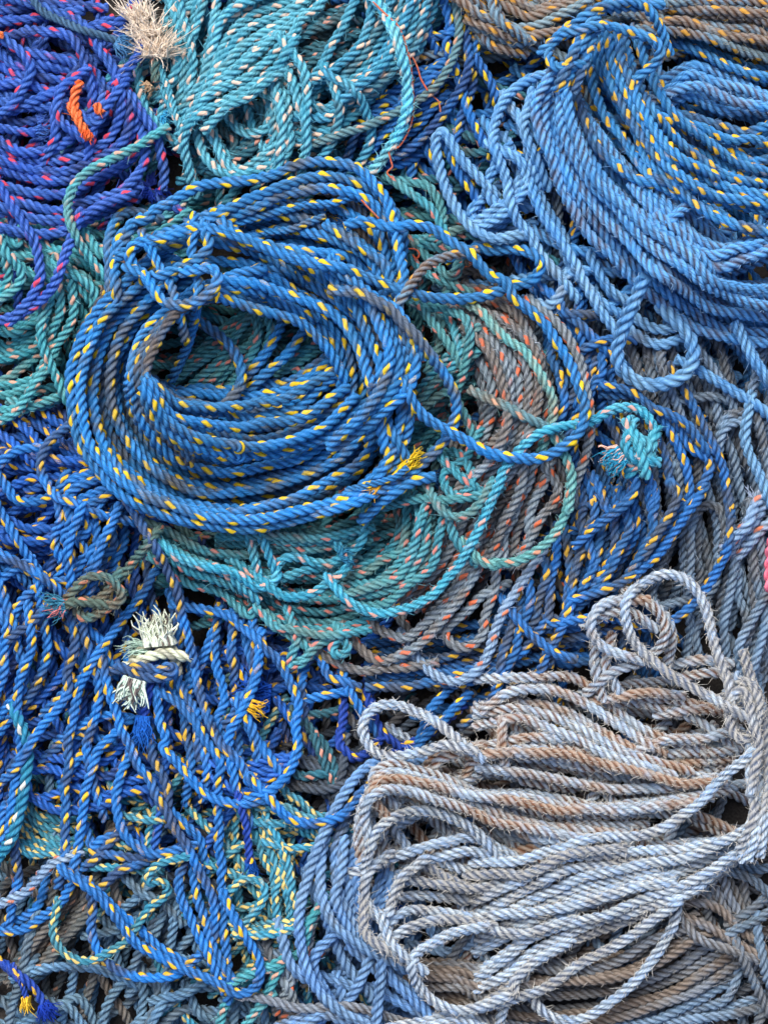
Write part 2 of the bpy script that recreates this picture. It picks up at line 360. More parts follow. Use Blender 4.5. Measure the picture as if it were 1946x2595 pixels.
# ------------------------------------------------------------------ things and their ropes
THINGS = []      # in order
JOBS = []        # (layer, seq, thing, part, points, opts)
class Thing:
    def __init__(s, name, style, layer, label, cat, group=None):
        s.name, s.style, s.layer, s.label, s.cat, s.group = name, style, layer, label, cat, group
        s.parts = {}      # part instance list: (partname, Acc, material)
        s.tufts = []; s.sub = {}
        THINGS.append(s)
    def add(s, part, spec, dl=0., ends='', r=None, st=None, jit=2.0, merge=None):
        """one traced run of rope. ends: characters a/b mean the first/last end is a real one and stays on top"""
        pts = P(spec) if isinstance(spec, str) else spec
        JOBS.append((s.layer + dl, len(JOBS), s, part, pts, dict(ends=ends, r=r, st=st, jit=jit, merge=merge)))
        return s
    def turn(s, *specs, dl=0., **k):
        for q in specs: s.add('turn', q, dl, **k)
        return s
    def bundle(s, n, a, b, dl=0., jit=7., part='turn', dz=.004, **k):
        A, _ = resample(catmull(P(a)), n=60); Bq, _ = resample(catmull(P(b)), n=60)
        ts = np.linspace(0, 1, n); order = list(range(n)); random.shuffle(order)
        for i in order:
            t = np.clip(ts[i] + random.uniform(-.3, .3) / max(n - 1, 1), 0, 1)
            w = np.interp(np.linspace(0, 1, 60), np.linspace(0, 1, 6), np.array([random.gauss(0, .28) / max(n - 1, 1) for _ in range(6)]))
            tt = (t + w)[:, None]
            s.add(part, A + (Bq - A) * tt, dl + i * 0, jit=jit, **k)
        return s
    def fill(s, n, ells, length=(420, 900), st=None, ang=None, dl=-100., free=0.):
        """deeper turns seen in the gaps"""
        for _ in range(n):
            cx, cy, rx, ry = random.choice(ells)
            a = random.uniform(0, 6.283); q = math.sqrt(random.random())
            x = (cx + rx * q * math.cos(a)) * 1.173; y = (cy + ry * q * math.sin(a)) * 1.173
            L = random.uniform(*length); h = random.uniform(0, 6.283) if ang is None or random.random() < free else random.gauss(ang, .28)
            pts = []; k0 = random.gauss(0, .0016); a0 = random.uniform(0, 6.283); k1 = random.uniform(.0, .0022); m = int(L / 55)
            for i in range(m):
                pts.append((x, y)); x += math.cos(h) * 55; y += math.sin(h) * 55; h += (k0 + k1 * math.sin(a0 + i * 55 / 130.)) * 55
            pts = np.array(pts); pts -= (pts[m // 2] - pts[0])
            s.add('buried_turns', pts, dl + random.random() * (10 if dl < -50 else .1), jit=5, st=st, merge='buried_turns')
        return s
    def tuft(s, spec, toward, length, n, rgb, spread=.35, base=10., part='frayed_end', w=1.2, rgb2=None, lift=.25, curl=.3, dz=0., dl=.5):
        s.tufts.append((spec, toward, length, n, rgb, spread, base, part, w, rgb2, lift, curl, dz))
        JOBS.append((s.layer + dl, len(JOBS), s, ('TUFT', len(s.tufts) - 1), None, None))
        return s

# ---- lower layers -------------------------------------------------------------------------------
A = Thing('rope_heap', 'steel', 1, 'weathered steel grey rope heap hanging in long strands down the right edge', 'rope')
A.fill(40, [(1500, 800, 160, 200), (1560, 1200, 110, 260), (1420, 1150, 140, 250), (1250, 800, 200, 100)], ang=1.5)
A.bundle(13, 't12 740,660 780,900 840,1200 t22 850,150 870,420 800,560', 't12 1380,650 1450,900 1600,1300 t22 1640,300 1650,700 1620,900', jit=12)
A.bundle(7, 't22 1440,420 1470,560 1490,700 1520,850 1480,1000 1450,1200', 't22 1650,420 1690,600 1690,800 1650,1000 1620,1250', jit=12, dl=.2)
A.turn('t22 1560,400 1570,560 1600,700 1640,850 1620,1000 1560,1180', 't22 1600,400 1630,520 1650,600 1665,700', 't22 1470,430 1450,600 1420,760 1390,900 1400,1060',
       't22 1180,640 1190,500 1190,380 1220,260 1280,190 1350,200 1390,260 1400,350 1390,450', dl=.4)
A.turn('t12 1180,980 1300,960 1420,980 1530,1010', 't12 1250,700 1330,800 1400,900 1440,1000', 't12 1370,1180 1400,1100 1470,1060 1540,1060', 't12 1360,1280 1380,1180 1450,1120 1560,1110',
       't12 1640,1150 1620,1280 1640,1400 1650,1550', 't12 1600,1120 1640,1300 1659,1450', 't12 1580,840 1560,940 1540,1060',
       't22 1500,1180 1480,1050 1530,930 1600,800', 't22 1170,1050 1190,900 1160,800 1180,700', 't22 1240,1080 1220,960 1260,860', 't22 980,640 960,720 990,800 1080,780', dl=.5)
A.turn('t22 1440,440 1500,360 1570,280 1640,180', 't22 1460,380 1530,300 1570,200 1600,150', 't22 1540,420 1600,340 1659,300', dl=.7, r=15, st='gworn')
A.tuft('t22 1600,170', '1640,120', 40, 60, (170, 190, 222), spread=1.2, base=16, part='worn_tuft', w=1.0)

B = Thing('rope_heap', 'steelb', 1, 'faded slate blue rope strands tangled along the bottom left corner', 'rope')
B.fill(34, [(200, 2000, 260, 240), (500, 2080, 180, 140)], ang=1.7)
B.turn('t30 170,1360 300,1320 450,1310 600,1330 740,1390 830,1430', 't30 440,1330 430,1430 400,1540', 't30 330,1560 450,1500 520,1560 560,1640', 't30 620,1650 650,1540 720,1430 770,1390',
       't30 860,1400 870,1500 840,1640', 't30 930,1590 1020,1530 1130,1460 1260,1440', 't30 1000,1640 1100,1570 1230,1580', 't30 1150,1500 1200,1600 1290,1640', 't30 1420,1500 1410,1640',
       't30 50,1659 90,1500 130,1400 170,1340', 't30 920,1150 960,1050 1000,950', 't30 1040,1100 1060,990 1080,900', 't30 600,1110 700,1090 760,1050', 't30 150,1290 170,1180 200,1080',
       't30 900,1380 960,1450 930,1560', 't30 1000,1400 990,1500 940,1600', 't30 820,1260 850,1180 900,1100', 't30 820,900 880,850 920,780', 't30 780,800 860,880 960,920 1030,990',
       't30 1200,1420 1100,1480 1000,1500', 't30 330,1530 420,1560 480,1640', 't30 1560,1640 1500,1560 1430,1540', 't30 1600,1659 1580,1560 1600,1480 1659,1450', dl=.3)

C = Thing('rope_bundle', 'gbrown', 1, 'dull brown grey rope bundle with pale flecks, slanting under blue rope at lower left', 'rope')
C.bundle(6, 't30 330,760 330,900 230,1080 100,1280 60,1330', 't30 600,700 560,900 470,1080 340,1240 230,1350', jit=6)
C.turn('t30 0,860 60,800 140,760', 't30 700,760 690,860 740,960', 't30 560,1390 530,1480 500,1600')
C.fill(8, [(100, 1950, 150, 80)], ang=2.0)

D = Thing('rope_heap', 'dgrey', 1, 'dark charcoal blue rope rows in shadow between the royal blue heap and the silver hank', 'rope')
D.fill(22, [(730, 1620, 70, 130), (640, 1900, 80, 120)], ang=2.6)
D.bundle(6, 't31 300,180 420,230 560,300 660,340', 't31 420,60 520,80 640,130 760,170', jit=5)
D.turn('t31 650,20 640,120 600,260', 't31 400,240 520,250 640,220', 't21 760,1640 740,1550 690,1480', dl=.3)
DT = Thing('rope_strand', 'dteal', 1.2, 'dark teal rope with salmon flecks hanging in the dark gap left of the silver hank', 'rope')
DT.turn('t21 400,1480 470,1560 530,1640 t31 560,60 590,150 600,250', 't21 430,1450 540,1440 620,1420', 't31 500,20 540,120 570,200', 't31 330,140 400,170 480,160')
DT.fill(6, [(600, 1600, 60, 120)], ang=2.)

E = Thing('rope_coil', 'deep', 1.3, 'vivid deep blue rope with yellow flecks hanging in the gap above the pale ring', 'rope')
E.turn('t21 630,1290 645,1380 640,1480 620,1560 615,1650 t31 640,10 690,65 760,50 800,10', 't21 790,1250 800,1330 810,1400 800,1460', 't21 1290,1450 1200,1530 1100,1600 1010,1640', 't21 800,1400 830,1480 870,1560 920,1600')
E.turn('t21 1330,1390 1240,1480 1140,1560 1070,1640', st='navy').turn('t21 1240,1330 1160,1420 1130,1500', st='navy')

F = Thing('rope_tangle', 'navy', 1, 'dark royal blue rope with yellow flecks tangled behind the worn teal strand at the top', 'rope')
F.fill(34, [(900, 260, 150, 130), (980, 130, 60, 130), (1060, 420, 110, 130)])
F.bundle(8, 't01 1240,320 1100,440 960,540 830,620', 't01 1200,700 1080,830 940,930 820,1040', jit=9, dl=.2)
F.turn('t01 1250,40 1280,140 1260,250 1290,340', 't01 1150,220 1270,200 1380,150', 't01 1440,230 1420,400 1400,560 1350,700 1310,860', 't01 1360,560 1390,680 1440,780 1500,900',
       't01 700,830 680,900 650,980', 't01 1060,960 1040,1080', 't01 900,1000 1000,980 1090,930', 't01 1150,900 1200,1000 1240,1080', 't01 1310,990 1400,1120 1470,1240', 't01 1100,40 1130,130 1170,230',
       't01 1380,250 1390,400 1340,540 1270,640 1190,750 1100,850 1000,920 880,950', 't01 1290,940 1340,1050 1430,1180 1480,1300', 't01 1000,600 960,700 870,820', 't01 1480,420 1530,500 1560,620', dl=.5)
FD = Thing('rope_strand', 'dteal', .9, 'dark green rope strands deep in the shaded hollow left of the light blue heap', 'rope')
FD.turn('t01 1480,500 1560,530 1659,560', 't01 1340,800 1440,840 1500,900', 't01 1330,900 1430,920 1510,900')
FD.fill(10, [(1010, 400, 60, 120)])

# ---- bottom right brown grey coil --------------------------------------------------------------
G = Thing('rope_coil', 'bgrey', 1.5, 'brownish grey rope coil with close rows, lying under the silver hank at the bottom', 'rope')
G.fill(34, [(1250, 2080, 330, 130), (1560, 1980, 100, 150), (1300, 1900, 200, 100)], ang=-.2)
G.bundle(10, 't31 1090,1290 1300,1290 1500,1300 1600,1310 t32 200,1300 500,1290 800,1240 1000,1130 1150,1060', 't31 1150,1540 1400,1560 t32 -60,1640 300,1700 700,1660 1000,1560 1250,1450 1480,1310', jit=5)
G.turn('t32 1130,930 1300,940 1400,1000 1500,1100 1600,1170 1640,1230', 't32 1120,1000 1250,1060 1350,1110 1480,1180 1590,1250', 't32 1150,1050 1240,1150 1380,1200 1500,1240', dl=.5)
G.bundle(4, 't32 1330,760 1350,850 1390,960 1430,1060', 't32 1480,720 1500,830 1540,960 1560,1080', jit=5, dl=.3)
G.turn('t32 1490,1230 1530,1330 1580,1420 1620,1500', 't32 1620,1230 1640,1350 1659,1400', 't32 1490,1010 1570,960 1659,880', 't32 1500,1080 1600,1030 1659,990', 't32 1500,700 1590,730 1659,720', 't32 1470,760 1570,800 1640,860', dl=.6, st='steel')
G2 = Thing('rope_strand', 'steel', 1.45, 'slate blue rope arcs across the bottom right corner', 'rope')
G2.turn('t32 560,1680 900,1590 1100,1520 1300,1430 1450,1370', 't32 1060,1659 1300,1590 1450,1560 1600,1500 1659,1470', 't32 1240,1560 1390,1520 1460,1420 1480,1340', 't32 1280,1620 1450,1600 1659,1560',
        't32 700,1670 950,1640 1150,1560 1320,1470', 't32 900,1190 960,1080 1000,1000', 't32 950,1200 1060,1100 1090,1000', 't31 1390,1090 1430,1180 1490,1260', 't31 1130,1200 1250,1230 1400,1180', 't31 1300,1240 1400,1100 1460,1080',
        't32 620,1160 680,1230 700,1280', 't32 1600,1640 1640,1560 1659,1500')
G2.fill(14, [(1250, 1900, 150, 60), (1560, 2150, 120, 80)])

# ---- cornflower coil ----------------------------------------------------------------------------
H = Thing('rope_coil', 'corn', 2, 'smooth cornflower blue rope coil curving around the left of the silver hank', 'rope')
H.fill(24, [(820, 1950, 100, 180), (860, 2130, 180, 80)], ang=1.2)
H.turn('t31 740,560 690,650 670,760 670,880 700,1000 740,1100 760,1200', 't31 740,640 725,800 740,940 770,1040', 't31 640,480 590,580 590,700 610,850 640,950 690,1050 730,1130 760,1210 830,1310', 't31 640,640 620,780 590,900 620,1010 660,1080',
       't31 880,760 850,850 830,920', 't31 900,720 930,820 880,930', 't31 530,1380 620,1410 700,1440 800,1440', 't31 740,1250 830,1330 960,1400 1040,1470 1140,1580', 't31 900,1480 1000,1540 1130,1600 1200,1640',
       't31 520,980 560,1100 600,1190 640,1270 700,1360 760,1430 810,1500 850,1600', 't31 560,1150 490,1220 460,1310 490,1400 540,1480', dl=.1)
H.turn('t31 900,1340 960,1420 1060,1510 1150,1600', 't31 620,1450 640,1540 700,1640', 't31 780,1300 740,1400 700,1470', 't31 300,1659 420,1600 560,1600', 't31 450,1640 520,1600 640,1640', dl=.1)
H.turn('t31 540,500 510,620 500,740 510,860 540,970 590,1070 660,1140 740,1190 830,1240 930,1290 1010,1330', 't31 870,1270 860,1390 850,1500 840,1659',
       't31 270,1130 300,1260 360,1350 440,1400', dl=.4)
H.turn('t31 1140,70 1000,90 880,70 800,110 720,180 660,260 600,350 560,440 500,560 450,680 420,800 390,920 375,1040 380,1150 400,1260 430,1360 480,1450 550,1530 650,1600 740,1640 840,1700', dl=.6)
H2 = Thing('rope_strand', 'bgrey', 2.2, 'single grey rope lying level across the bottom below the cornflower coil', 'rope')
H2.add('tail', 't31 60,1490 200,1520 330,1560 480,1560 620,1550 760,1570 850,1600', ends='a').tuft('t31 60,1490', '0,1480', 26, 40, (150, 155, 165), part='frayed_end')
HB = Thing('rope_heap', 'steel', 1.6, 'thin grey rope with orange flecks half buried left of the cornflower coil', 'rope')
HB.turn('t31 440,1100 430,1200 380,1300', 't31 330,1330 320,1420 280,1500', 't31 560,1180 480,1250 440,1330', 't31 230,1340 300,1420 330,1500', 't31 380,1590 300,1600 260,1659', st='gorange')
HB.turn('t31 120,1180 170,1220 240,1240', 't31 180,1150 200,1250 280,1330', 't31 500,950 450,1060 420,1150', dl=.2)
HT = Thing('rope_strand', 'lteal', 1.9, 'short teal rope pieces with pale flecks poking out beside the bottom grey rope', 'rope')
HT.turn('t30 1330,1640 1350,1560 1400,1480 1470,1400 1540,1330', 't31 170,1500 230,1380 270,1300', 't31 60,1659 110,1590 160,1540', 't31 170,1330 250,1290 300,1270', 't31 420,1140 440,1040 490,960', 't31 0,1400 60,1370 160,1340')

# ---- silver hank ----------------------------------------------------------------------------------
I = Thing('rope_hank', 'srust', 3, 'large frayed silver grey rope hank with rusty stains, gathered in a knot at the right', 'rope')
I.fill(46, [(1250, 1700, 340, 170), (1150, 1870, 280, 80)], ang=.1)
I.bundle(7, 't22 0,1620 300,1600 600,1620 900,1620 1200,1600 1380,1580', 't32 -100,60 200,90 500,130 800,200 1050,240 1300,220', jit=7)
I.turn('t31 1380,150 1420,70 1560,40 1659,20 t32 260,10 420,60', 't31 1400,180 1500,150 1640,160 t32 200,200 400,230', 't31 1140,120 1190,50 1290,20 1390,0', 't31 1180,150 1220,70 1330,30', 't22 60,1570 60,1640 50,1659 t31 1600,80', dl=.1)
I.turn('t22 0,1230 150,1230 300,1220 430,1220 520,1240 600,1290 680,1350 750,1430 840,1500 950,1560 1080,1610 1200,1640', 't22 0,1390 150,1380 300,1390 450,1440 600,1520 750,1600 850,1659', 't22 0,1430 120,1410 280,1440 450,1500 600,1570 720,1640 t32 900,60 1100,120',
       't22 0,1500 150,1470 300,1510 500,1590 620,1659 t32 800,80 1000,140', 't22 620,1310 750,1280 880,1260 1020,1250 1120,1240', 't22 740,1380 850,1370 970,1400 1080,1430 1200,1470 1320,1550 1400,1610',
       't22 880,1350 1000,1350 1150,1370 1300,1400 1430,1400', 't22 1080,1440 1200,1420 1320,1420 1430,1450', 't22 1140,1140 1250,1120 1350,1130', 't22 1210,1210 1340,1190 1400,1220', 't22 950,1640 1080,1600 1250,1600 1400,1560', 't22 640,1360 780,1340 900,1320 1050,1330', dl=.2)
I.turn('t22 20,1370 100,1310 250,1290 400,1310 520,1360 620,1420 720,1490 840,1560 950,1630', dl=.3)
I.turn('t31 1640,420 t32 200,520 400,560 560,580', 't31 740,620 730,450 760,330 800,270', 't31 760,560 740,450 760,350 800,270 860,250', 't31 830,620 800,500 810,380 860,300 930,260', 't31 900,640 880,540 900,450 950,400', 't31 960,520 1000,600 1030,660', dl=.3)
I.bundle(7, 't31 900,260 820,200 850,140 960,110 1100,150 1300,210 t32 -60,280 200,285 420,320 650,350 850,330 1050,310 1250,270 1450,230', 't31 770,520 755,420 770,330 850,270 980,270 1150,310 1350,370 1500,440 t32 50,460 250,520 420,560 520,580', dl=.5, jit=4, st='srust')
I.turn('t32 0,130 150,150 350,180 550,220 700,250 850,250 1100,240 1250,200', 't32 -50,40 200,30 400,30 600,80 800,130 1000,180 1150,215 1300,210', dl=.6)
I.turn('t31 1010,740 1080,690 1200,680 1320,720 1450,770 1500,830', 't31 980,900 1130,890 1300,900 1450,920 1560,900', 't31 1030,650 1150,720 1290,800 1430,840', 't31 1230,650 1380,620 1500,640', 't31 1000,560 950,480 1030,430', 't31 1060,800 1200,820 1400,850 1540,820', dl=.4, st='silver')
I.turn('t31 780,720 860,690 1000,640 1150,590 1280,560 1400,530 1500,560 1560,600', 't31 790,640 820,540 870,470 960,410 1080,380 1200,390 1320,430 1430,500 1520,600 1570,650', dl=.7, st='silver')
I.turn('t31 860,690 800,740 765,820 770,920 830,1000 900,1010 930,930 960,840 1000,770 1060,720', dl=.8, st='silver')
I.bundle(9, 't32 1480,530 1350,570 1150,620 950,620 750,640 600,660 450,690 300,750 150,830 -20,890', 't32 1690,380 1620,480 1550,600 1450,680 1350,780 1200,880 1050,940 900,990 700,1060 500,1150 350,1220 230,1290 130,1380 -10,1470', dl=.9, jit=5, st='silver')
I.turn('t31 890,1120 930,1040 1030,980 1150,980 1300,1000 1450,1020 1600,1000 t32 150,1000 300,980 450,960 650,900 850,840 1000,820', 't31 940,1150 1000,1100 1130,1050 1280,1030 1450,1050 1560,1100 t32 40,1110 200,1120 400,1060', dl=1.0, st='silver')
I.turn('t31 760,1000 760,1080 800,1150 880,1200 970,1260 1040,1300', 't31 900,1100 930,1180 1000,1250 1050,1290', dl=1.0, st='silver')
I.turn('t32 1520,70 1420,150 1330,230 1250,320 1150,400 1050,470 930,520 800,540 650,540 520,560 420,600 280,640 150,680 -20,690', 't32 -60,760 80,760 180,770 300,720 420,650 560,620 700,610', dl=1.3, st='silver')
I.turn('t32 1050,970 950,1040 850,1120 700,1210 550,1290 420,1380 300,1450 150,1500 0,1540', 't31 1450,1080 1300,1110 1180,1170 1090,1230 1050,1310 1080,1410 1140,1490 1220,1550 1330,1580 1460,1560 1580,1510 1660,1470 t32 130,1400 250,1290 400,1200', dl=1.4, st='silver')
I.turn('t32 1110,940 1090,1050 1020,1190 950,1290 870,1390 780,1480 680,1550 560,1620 450,1640 330,1600 260,1530 220,1440', 't32 200,1140 150,1220 100,1320 60,1440', dl=.7, st='silver')
I.turn('t31 1140,1640 1300,1610 1450,1640 1560,1690', 't31 1620,1500 1590,1600 1570,1680', 't31 1200,1670 1330,1640 1450,1670', dl=.9, st='silver')
# knot column at the right
I.add('knot', 't22 1440,1300 1500,1250 1570,1290 1600,1400 1580,1520 1520,1600 1450,1560 1420,1450 1440,1350 1500,1300 1540,1380 1560,1500 1600,1620 t32 1590,40', dl=1.2, st='silver')
I.turn('t22 1430,1400 1450,1520 1520,1620 t32 1560,60 1580,200 1590,320 1560,440', 't22 1500,1300 1560,1440 1620,1560 t32 1600,0 1620,200 1630,320 1600,430', 't22 1580,1300 1630,1450 t32 1650,60 1659,250 1640,400', 't22 1560,1620 t32 1540,60 1560,250 1580,400 1530,520', dl=1.1, st='silver')
# loops thrown up over the top
I.add('loop', 't22 840,760 740,760 650,800 600,880 600,960 650,1030 740,1080 850,1110', dl=.9)
I.add('loop', 't22 860,735 950,790 1010,860 1040,950 1010,1040 930,1110 820,1160 720,1200 640,1260', dl=.8)
I.turn('t22 620,1030 610,1140 640,1260', 't22 700,1060 680,1150 720,1230', 't22 1000,820 1060,900 1080,1000 1060,1100', 't22 630,870 740,830 840,840 900,880', dl=.6)
I.add('loop', 't22 1430,1330 1420,1250 1370,1130 1320,980 1290,850 1250,740 1190,660 1100,610 1000,610 900,660 830,720 800,800 810,900 850,1010 930,1090 1020,1170 1130,1250 1220,1300 1330,1350 1430,1410', dl=1.5, st='silver')
I.add('loop', 't21 1400,1659 1280,1560 1180,1480 1080,1430 980,1390 880,1390 800,1430 755,1520 780,1610 t31 830,20 920,50 1030,40 1150,20 1250,-20 1340,0', dl=.9, st='silver')

# ---- right blue coil ------------------------------------------------------------------------------
J = Thing('rope_coil', 'right', 2, 'dark blue rope coil with amber flecks, fanned out below the teal stopper knot', 'rope')
J.fill(50, [(1180, 1280, 150, 160), (1330, 1130, 100, 180), (1230, 760, 80, 80)], ang=1.6)
J.bundle(8, 't22 250,830 400,880 600,860 800,700', 't22 -100,1150 200,1120 400,1130 580,1130', jit=6, dl=.1)
J.bundle(8, 't21 880,1000 1100,960 1300,940 1500,900 1659,860', 't21 880,1290 1100,1260 1300,1290 1500,1230 1659,1180', jit=7, dl=.1)
J.bundle(7, 't22 600,180 640,300 620,440 580,600 500,740', 't22 870,200 860,350 800,500 700,650 560,770', jit=7, dl=.15)
J.bundle(4, 't12 560,760 500,880 450,1000 400,1120', 't12 720,760 720,860 690,960 620,1100', jit=7, dl=.2)
J.turn('t12 350,430 440,460 530,520 590,590 640,640', 't12 530,690 600,650 700,620 760,620', 't12 390,780 420,900 440,1000 400,1110', 't12 330,330 400,380 440,460 560,470', 't12 360,670 350,740 400,820', dl=.3)
J.turn('t22 440,350 460,470 470,600 450,740 440,850 400,950 370,1060', 't22 390,400 380,520 350,640 350,760 330,880 270,960 200,1060 140,1100', 't22 310,500 340,590 300,700 270,790 260,880 150,980 40,1060', 't22 180,740 170,830 160,920 150,1010 120,1110 70,1200', 't22 220,650 230,760 200,860', dl=.4)
J.turn('t12 560,1400 540,1520 560,1640 t22 560,180 530,270 555,400 520,520 490,640 470,800 430,900 390,980 330,1080 300,1160', 't12 570,1450 620,1600 t22 600,150 620,260 580,380 600,480', dl=.6)
J.turn('t12 740,950 860,960 960,1040 1040,1130 1100,1230 1150,1340 1180,1450 1190,1560 1160,1650 t22 1140,160 1080,280 1020,360 930,480 850,620', 't12 1130,1160 1200,1280 1300,1340 1290,1440 1240,1530 t22 1290,50 1240,150 1160,260 1060,400 980,500 900,570 830,620 700,690 560,740',
       't12 760,1060 820,1200 880,1330 940,1450 980,1560 950,1650 t22 940,60 980,150 960,250 970,360 920,440 850,560', 't12 950,1150 1040,1300 1060,1450 1100,1560 t22 1060,40 1110,120 1080,220 1040,290 960,420', dl=.7)
J.turn('t12 720,1130 780,1270 840,1390 850,1480 810,1590 700,1650 t22 640,90', 't12 830,1370 t22 860,40 850,120 790,190 720,250 640,310 570,370', dl=.8)
J.turn('t12 690,900 830,930 950,1020 1060,1060 1170,1130 1240,1220', dl=.9)
J.turn('t22 110,820 170,900 230,960 320,1030 400,1090 520,1120', dl=1.0, ends='b')
J.turn('t12 1110,840 1180,960 1240,1080 1300,1200 1350,1310 1390,1420 1410,1530 1430,1650 t22 1410,100 1435,230 1430,350 1400,470 1350,580 1290,680 1230,760 1150,840 1060,900 950,930 820,890 700,870 560,870 440,890', dl=1.0)
J.turn('t21 1659,900 1620,1010 1590,1110 1570,1240 1500,1400 1420,1460', dl=.9)

# ---- grey orange coil ------------------------------------------------------------------------------
K = Thing('rope_coil', 'gorange', 3, 'grey rope coil with orange flecks and worn loops, squeezed between teal and dark blue coils', 'rope')
K.fill(24, [(1090, 850, 80, 120), (1080, 1080, 100, 120)], ang=1.4)
K.bundle(7, 't12 0,400 130,470 220,590 280,700 320,850 310,1000 240,1150 130,1250', 't12 -10,640 60,720 120,830 140,950 120,1080 60,1180 -40,1250', jit=6)
K.bundle(7, 't11 1400,640 1480,760 1530,900 1540,1050 1500,1200 1430,1350 t21 1280,60 1180,260 1080,450 960,620', 't11 1560,420 t12 140,470 250,590 320,720 345,880 330,1040 280,1200 200,1360 120,1500 t22 60,180 t21 1440,420 1340,640 1220,800', jit=5, dl=.15)
K.bundle(4, 't11 1340,450 1420,520 1500,640 1560,760 1600,900', 't11 1330,640 1400,740 1450,850 1480,980 1500,1100', jit=6, dl=.05)
K.turn('t11 1340,220 1420,200 1500,230 1570,290', 't11 1360,300 1450,320 1560,330', 't12 -150,380 -40,360 90,400 170,470', dl=.1)
K.turn('t12 290,430 400,520 460,610 500,690 540,780 560,900 580,1040 590,1180 560,1330 520,1430 490,1520', 't12 320,1380 380,1480 400,1560 380,1650 t22 370,180 300,260 220,400', dl=.2)
K.bundle(7, 't21 1050,700 1150,560 1250,430 1330,260 1380,120', 't21 1290,780 1400,600 1560,400 1640,150 1700,60', jit=6, dl=.1)
K.bundle(4, 't22 30,460 60,300 130,170 180,60 200,-40', 't22 190,470 230,320 260,180 310,80 340,0', jit=5, dl=.2)
K.turn('t22 350,0 400,80 370,180 300,260 220,400', 't21 1560,560 1540,700 1490,850 1480,960 1430,1020 1350,1050 1270,1010 1240,930', 't21 1290,900 1400,800 1470,730 1540,700', dl=.3)
K.add('loop', 't21 490,1070 560,1120 640,1160 760,1190 870,1170 980,1170 1100,1150', dl=.35)
K.add('loop', 't21 690,980 740,1040 800,1100 880,1130 980,1090 1080,1040 1180,950 1260,850 1330,760 1400,650 1450,560', dl=.5)
K.add('loop', 't21 790,870 830,930 920,970 1020,990 1110,920 1200,840 1280,750 1360,620 1430,560', dl=.45)
K.turn('t21 970,850 1000,900 1040,960 1040,1040', dl=.3)
K2 = Thing('rope_loop', 'gworn', 3.34, 'worn pale blue grey rope bight with furry surface, hanging below the orange flecked coil', 'rope')
K2.add('loop', 't21 1030,1030 1060,1080 1110,1140 1180,1210 1280,1250 1380,1230 1470,1150 1520,1050 1550,930 1600,820 1659,740 t22 190,640 270,520')

# ---- left teal coil ---------------------------------------------------------------------------------
Lc = Thing('rope_coil', 'lteal', 2, 'sea green teal rope coil with peach flecks at the left edge under the purple loop', 'rope')
Lc.fill(26, [(90, 680, 130, 150), (190, 560, 60, 60)], ang=.2)
Lc.bundle(6, 'p2 -20,1110 150,1130 300,1060 420,960', 'p2 -20,1520 120,1520 300,1400 430,1300', jit=6)
Lc.bundle(3, 'p2 420,230 560,330 680,420', 'p2 420,420 520,520 620,600', jit=6)
Lc.turn('p2 160,370 300,400 420,380', 'p2 220,500 320,580 460,640', 'p2 80,500 100,620 60,700', 'p2 90,230 180,300 200,220', dl=.1)
Lc.bundle(4, 'p2 620,640 760,760 850,860 900,1000 860,1100', 'p2 720,420 860,500 1000,600 1150,720', jit=6, dl=.15)
Lc.turn('p2 700,560 860,640 960,760 1000,900', 'p2 930,240 1010,360 1120,420', dl=.2)
Lc.turn('p2 600,760 620,900 610,1000 560,1100 510,1250', 'p2 740,800 760,950 740,1060 680,1180 600,1290 520,1380 420,1560', 'p2 500,880 470,980 440,1100', dl=.3)
Lc.turn('p2 80,1640 200,1560 330,1460 430,1400', 'p2 0,1720 200,1700 360,1640 470,1560', 'p2 -20,1830 120,1810 200,1780', 'p2 300,1820 450,1760 600,1740', dl=.25)
Lc.turn('p2 250,1900 400,1930 520,1890 640,1830', 'p2 -30,1990 100,1960 220,1960 400,1900 560,1850', 'p2 -20,2090 80,2050 160,1990 260,1850 340,1720 420,1620 500,1530 520,1480', dl=.4)
Lc.turn('p2 440,980 420,1130 430,1260 480,1400 530,1520 580,1640 630,1760 680,1860 740,1960 770,2040', dl=.6)
Lc.turn('p2 20,240 60,360 140,440 200,540 220,620 160,720 60,800 -20,860', dl=.5)
Lc.add('loop', 't00 925,815 820,880 680,950 540,1030 450,1110 410,1220 420,1320 460,1430 520,1530 580,1600 640,1659', dl=2.6)

# ---- purple coil -------------------------------------------------------------------------------------
M = Thing('rope_coil', 'purple', 2.6, 'violet blue rope coil with red flecks filling the top left corner', 'rope')
M.fill(40, [(130, 190, 160, 150), (120, 400, 150, 80), (60, 80, 120, 60)])
M.bundle(4, 't00 20,480 150,500 300,500 430,520', 't00 40,620 170,640 320,650 440,640', jit=6, st='purple')
M.turn('t00 0,60 140,50 280,20 400,30', 't00 30,130 150,120 260,100', 't00 200,370 320,400 440,430', 't00 160,310 300,340 420,370 470,410', 't00 0,380 90,440 200,460 340,480', 't00 0,310 80,390 180,410', 't00 590,150 520,180 560,260 640,330 690,430', 't00 720,650 660,560 600,470 560,400', 't00 640,640 590,560 560,480', dl=.1)
M.turn('t00 0,1370 150,1400 330,1400 430,1370 600,1290 740,1230', 't00 0,1240 120,1290 250,1320 430,1310 600,1260 760,1170', 't00 0,1160 160,1230 350,1270 520,1210 720,1150 860,1000 880,880', 't00 0,1110 200,1165 400,1160 600,1060 780,960 860,830 830,680', 't00 460,1340 600,1240 700,1200', dl=.2)
M.turn('t00 0,1010 150,1065 400,1085 560,1010 720,900 810,760 790,600 720,470', 't00 0,960 200,1020 430,1020 640,930 760,820 780,640 720,470 600,300 480,190 380,120', dl=.3)
